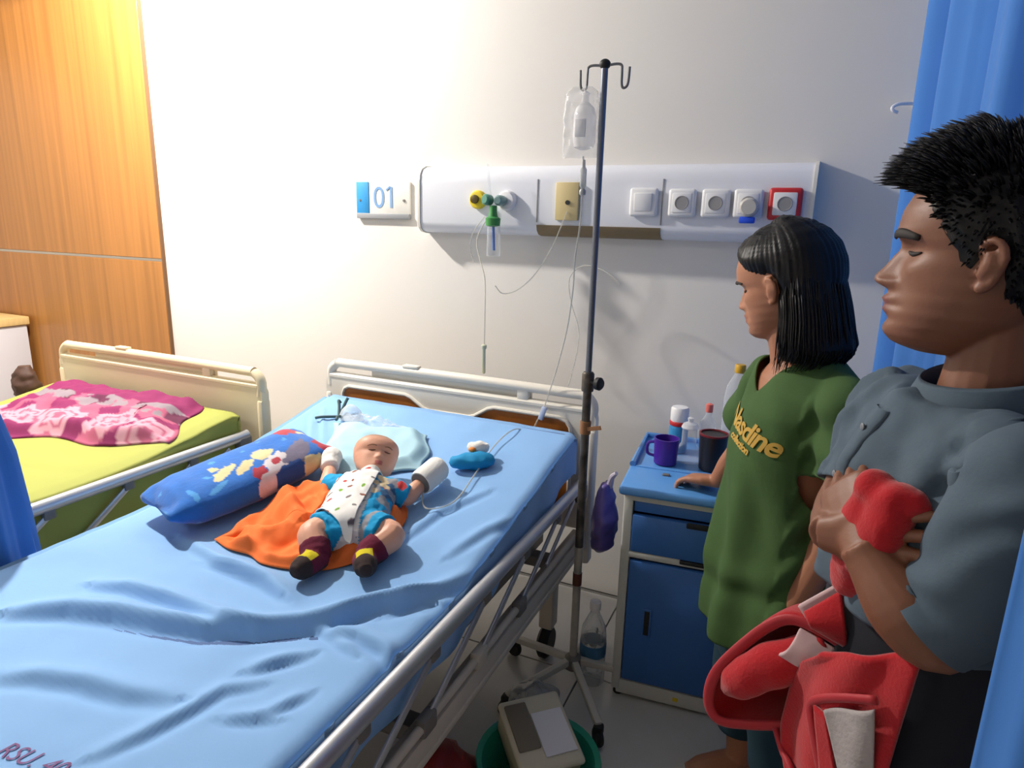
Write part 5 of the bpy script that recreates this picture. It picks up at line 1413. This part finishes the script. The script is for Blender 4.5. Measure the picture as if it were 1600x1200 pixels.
# teal cap with white tissue
t = thing('teal_pouch', 'teal cloth pouch with white tissue poking out, right of the baby', 'pouch', (-.885, -.665, .715))
tc = Vector((-.885, -.668, bedz(-.885, -.668) + .026))
def tf(a_, l_, h_, w_, seed):
    def f(u, v):
        a = 2 * math.pi * u; s = 2 * v - 1; k = math.sqrt(max(0, 1 - s * s)) ** .8
        d1 = Vector((.80, .56, .0)).normalized(); d2 = Vector((-d1.y, d1.x, 0))
        p = a_ + d1 * l_ * s + d2 * w_ * k * math.cos(a) + Vector((0, 0, h_ * k * math.sin(a)))
        return p + Vector((0, 0, 1)) * .008 * noise.noise(p * 40 + Vector((seed, 0, 0)))
    return f
MB().grid(tf(tc, .072, .026, .034, 0), 30, 24).build('pouch_body', mat('teal_fabric', (0, 140, 196), .75, var=.06), t, ang=0)
MB().grid(tf(tc + Vector((-.005, .050, .028)), .036, .020, .022, 5), 20, 16).build('tissue', gauze_m, t, ang=0)
MB().ball(tc + Vector((-.012, .022, .028)), (.012, .010, .008), 10).build('orange_mark', mat('orange_mark', (224, 140, 70), .8), t)

# ------------------------------------------------------------------ the baby
def bz(x, y, h): return Vector((x, y, zb(y, **B1) + h))
baby = thing('person', 'baby lying on its back in a cyan suit with bandaged hands and maroon socks', 'person', bz(-1.05, -1.0, 0))
HB = 0.152
hc = Vector((-1.106, -.858, bedz(-1.106, -.858) + .090))
upv = Vector((-.33, .68, .65)).normalized()         # crown direction, away from the feet
nf = Vector((.62, -.45, .64)); nf = (nf - upv * nf.dot(upv)).normalized(); ll = upv.cross(nf)
m3 = Matrix((nf, ll, upv)).transposed(); HMb = m3.to_4x4(); HMb.translation = hc
KB = dict(baby=1.0, jaw=1.05, nose=.8)
skb = skin('baby_skin', (226, 168, 140), None)
b = MB(); Pb = head_mb(b, HB, HMb, n=56, nz=60, **KB)
nk = bz(-1.078, -.925, .064); ch = bz(-1.058, -.975, .060); hpv = bz(-1.000, -1.125, .054)
b.tube([hc - upv * .045 - nf * .015, nk, ch], [.036, .036, .05], 16, spl=4)
ax = (hpv - ch).normalized()
b.tube([ch - ax * .03, ch, ch.lerp(hpv, .5), hpv, hpv + ax * .03], [.045, .064, .066, .062, .045], 20, spl=5, el=(.78, 1.2), up=(0, 0, 1))
def arm(sh, el_, wr, r):
    limb(b, [sh, sh.lerp(el_, .5), el_, el_.lerp(wr, .5), wr], [r * 1.15, r * 1.05, r * .95, r * .9, r * .75], 12)
aR = (bz(-1.130, -.955, .050), bz(-1.215, -.945, .035), bz(-1.255, -.885, .045))
aL = (bz(-.992, -.935, .055), bz(-.958, -.920, .036), bz(-.950, -.850, .045))
arm(*aR, .025); arm(*aL, .025)
hand(b, aR[2], bz(-1.29, -.84, .05) - aR[2], Vector((0, 0, 1)), -1, s=.44, curls=(1.1, 1.1, 1.1, 1.1), thumb=(.6, .4))
hand(b, aL[2] + Vector((-.002, .02, .002)), Vector((-.15, .95, .25)), Vector((.3, 0, 1)), 1, s=.55, curls=(.3, .3, .35, .4), thumb=(.6, .3))
lR = (bz(-1.040, -1.120, .045), bz(-1.060, -1.190, .062), bz(-1.008, -1.235, .032))
lL = (bz(-.965, -1.100, .045), bz(-.885, -1.105, .052), bz(-.912, -1.180, .030))
for (h_, k_, a_), toe in ((lR, bz(-1.005, -1.312, .038)), (lL, bz(-.860, -1.242, .045))):
    limb(b, [h_, h_.lerp(k_, .5), k_, k_.lerp(a_, .5), a_], [.046, .045, .037, .034, .026], 14)
    b.tube([a_ + (a_ - toe).normalized() * .012 - Vector((0, 0, .004)), a_.lerp(toe, .4), a_.lerp(toe, .8), toe], [.022, .024, .022, .012], 12, spl=4)
me = remesh(b, .0032, 3)
MIb = HMb.inverted(); BSK, BLIP, BHAIR, BBLUSH = lin((226, 168, 140)), lin((196, 110, 104)), lin((120, 92, 74)), lin((204, 136, 118))
def bcol(p):
    h = MIb @ p / HB; z = h.z + .45
    w = 0
    if h.x > .25 and abs(h.y) < .12: w = smoothstep(0, .03, .085 - abs(h.y)) * smoothstep(.165, .18, z) * smoothstep(.268, .25, z)
    hr = smoothstep(.58, .80, z - .30 * h.x) * .72 if z < 1.1 and h.length < .75 else 0
    c = [BSK[i] * (1 - w) + BLIP[i] * w for i in range(3)]
    c = [c[i] * (1 - hr) + BHAIR[i] * hr for i in range(3)]
    return c
body_bv = BVHTree.FromPolygons([v.co.copy() for v in me.vertices], [tuple(p.vertices) for p in me.polygons])
colors(me, bcol); shift(me, baby.location); link('body', me, skb, baby, ang=0)
face_parts(baby, Pb, HB, HMb, None, mat('baby_brow', (150, 108, 84), .8), mat('baby_lash', (96, 66, 54), .8), eye_open=0, brow_t=.008, **KB)
# cyan suit
S = MB()
S.tube([ch - ax * .045, ch - ax * .012, ch.lerp(hpv, .4), hpv, hpv + ax * .045], [.050, .071, .074, .073, .050], 24, spl=6, el=(.80, 1.22), up=(0, 0, 1))
for sh_, el_, wr_ in (aR, aL): S.tube([sh_.lerp(ch, .5), sh_, sh_.lerp(el_, .95)], [.045, .038, .036], 18, spl=5)
for h_, k_, a_ in (lR, lL): S.tube([h_.lerp(hpv, .5), h_, h_.lerp(k_, .80)], [.055, .056, .052], 18, spl=5)
me = remesh(S, .0042, 5)
wrinkle(me, lambda p, n: .003 * noise.noise(p * 40) + .002 * noise.noise(p * 90))
CY, GR, RD, CRM, DKB = lin((0, 156, 212)), lin((150, 150, 156)), lin((206, 60, 60)), lin((222, 200, 160)), lin((60, 100, 140))
sc_ = Vector((-.985, -.99, 0)); rnd = random.Random(3)
spots = [(-.985 + rnd.uniform(-.03, .03), -.985 + rnd.uniform(-.05, .05), rnd.uniform(.008, .017), rnd.choice([GR, RD, CRM, GR, DKB, CRM])) for _ in range(22)]
def suitcol(p):
    c = CY
    for x, y, r, cc in spots:
        if math.hypot(p.x - x, p.y - y) < r * (1 + .3 * noise.noise(p * 90)): c = cc
    for h_, k_, a_ in (lR, lL):
        if h_ is lL[0] and abs((p - h_).dot((k_ - h_).normalized()) - .030) < .007 and (p - h_).length < .075: c = GR
    if p.y < -1.0 and p.x < -1.035 - .392 * (p.y + .93) and (p - lR[0]).dot((lR[1] - lR[0]).normalized()) < .036:
        c = lin((236, 232, 228))
        if noise.noise(p * 60) > .45: c = GR
    return c
colors(me, suitcol)
suit_bv = BVHTree.FromPolygons([v.co.copy() for v in me.vertices], [tuple(p.vertices) for p in me.polygons])
shift(me, baby.location); link('suit', me, mat('cyan_suit', (0, 156, 212), .85, attr='tint'), baby, ang=0)
# white printed cloth laid over chest and belly
def clothf(u, v):
    a = Vector((-1.142, -.948, 0)).lerp(Vector((-1.040, -.905, 0)), u); b_ = Vector((-1.100, -1.140, 0)).lerp(Vector((-.948, -1.185, 0)), u)
    p = a.lerp(b_, v); p.x -= .010 * math.sin(math.pi * v) * (1 - u)
    h = suit_bv.ray_cast(Vector((p.x, p.y, 2)), Vector((0, 0, -1)))
    z = h[0].z if h[0] is not None else 0
    h2 = body_bv.ray_cast(Vector((p.x, p.y, 2)), Vector((0, 0, -1)))
    z = max(z, h2[0].z if h2[0] is not None else 0, bz(p.x, p.y, .050).z)
    return Vector((p.x, p.y, z + .007))
mbk = MB().grid(clothf, 40, 60)
me = evaluated(mbk.mesh('c'), [('SMOOTH', dict(factor=.6, iterations=8)), ('SOLIDIFY', dict(thickness=.003, offset=1)), ('SUBSURF', dict(levels=1))])
rnd = random.Random(8); pr = []
for i in range(6):
    for j in range(4):
        u = (j + .5) / 4 + rnd.uniform(-.08, .08); v = (i + .4 + .3 * (j % 2)) / 6 + rnd.uniform(-.05, .05)
        q = clothf(min(1, max(0, u)), min(1, max(0, v))); pr.append((q.x, q.y, rnd.uniform(.006, .0115), rnd.uniform(0, 3.1), rnd.choice([lin((120, 110, 112)), lin((200, 110, 70)), lin((120, 170, 50)), lin((190, 60, 60)), lin((90, 80, 90)), lin((140, 80, 60))])))
W_ = lin((240, 238, 234))
def ccol(p):
    for x, y, r, an, c in pr:
        dx, dy = p.x - x, p.y - y; r1 = dx * math.cos(an) + dy * math.sin(an); r2 = -dx * math.sin(an) + dy * math.cos(an)
        if math.hypot(r1 / r, r2 / (r * .55)) < 1: return c
    return W_
colors(me, ccol); shift(me, baby.location); link('printed_bib', me, mat('printed_cotton', (240, 238, 234), .9, attr='tint'), baby, ang=0)
# bandages
b = MB(); c_ = bz(-1.292, -.838, .052)
b.ball(c_, (.036, .042, .034), 20); b.tube([aR[2] + (c_ - aR[2]) * .15, c_], [.027, .034], 16)
me = remesh(b, .004, 4); wrinkle(me, lambda p, n: .002 * noise.noise(p * 70)); shift(me, baby.location); link('bandage', me, gauze_m, baby, ang=0)
b0 = aL[2] + Vector((.004, -.018, .004)); b1 = b0 + Vector((.012, .088, .022))
bd = MB().tube([b0, b0.lerp(b1, .1), b0.lerp(b1, .9), b1], [.034, .0375, .0375, .033], 28).build('bandage', gauze_m, baby)
MB().tube([b0 + (b0 - b1).normalized() * .0015, b0 + (b1 - b0) * .01], [.031, .032], 24).build('splint_end', mat('splint_grey', (112, 110, 108), .6), bd)
# socks
for (h_, k_, a_), toe in ((lR, bz(-1.005, -1.312, .038)), (lL, bz(-.860, -1.242, .045))):
    b = MB(); hl = a_ + (a_ - toe).normalized() * .014 - Vector((0, 0, .005))
    b.tube([k_.lerp(a_, .45), k_.lerp(a_, .8), a_], [.039, .036, .031], 18, spl=4)
    b.tube([hl, a_.lerp(toe, .35), a_.lerp(toe, .75), toe + (toe - a_).normalized() * .008], [.026, .030, .028, .015], 16, spl=4)
    me = remesh(b, .0036, 4); wrinkle(me, lambda p, n: .0015 * noise.noise(p * 80))
    so, mar, yel = lin((52, 38, 36)), lin((104, 24, 52)), lin((206, 190, 20))
    mid = a_.lerp(toe, .45)
    def scol(p, a_=a_, toe=toe, mid=mid):
        q = p - mid; d = (toe - a_).normalized(); s = q.dot(d); w = q.dot(Vector((-d.y, d.x, 0)).normalized())
        if abs(s) < .016 and abs(w) < .020 and q.z > .004: return yel
        if (p - a_).dot(d) > .050 or q.z < -.012: return so
        return mar
    me = evaluated(me, [('SUBSURF', dict(levels=1))]); colors(me, scol); shift(me, baby.location); link('sock', me, mat('sock_knit', (104, 24, 52), .95, attr='tint', bump=.2, bscale=200), baby, ang=0)
# fine tube from the bandaged hand across the sheet
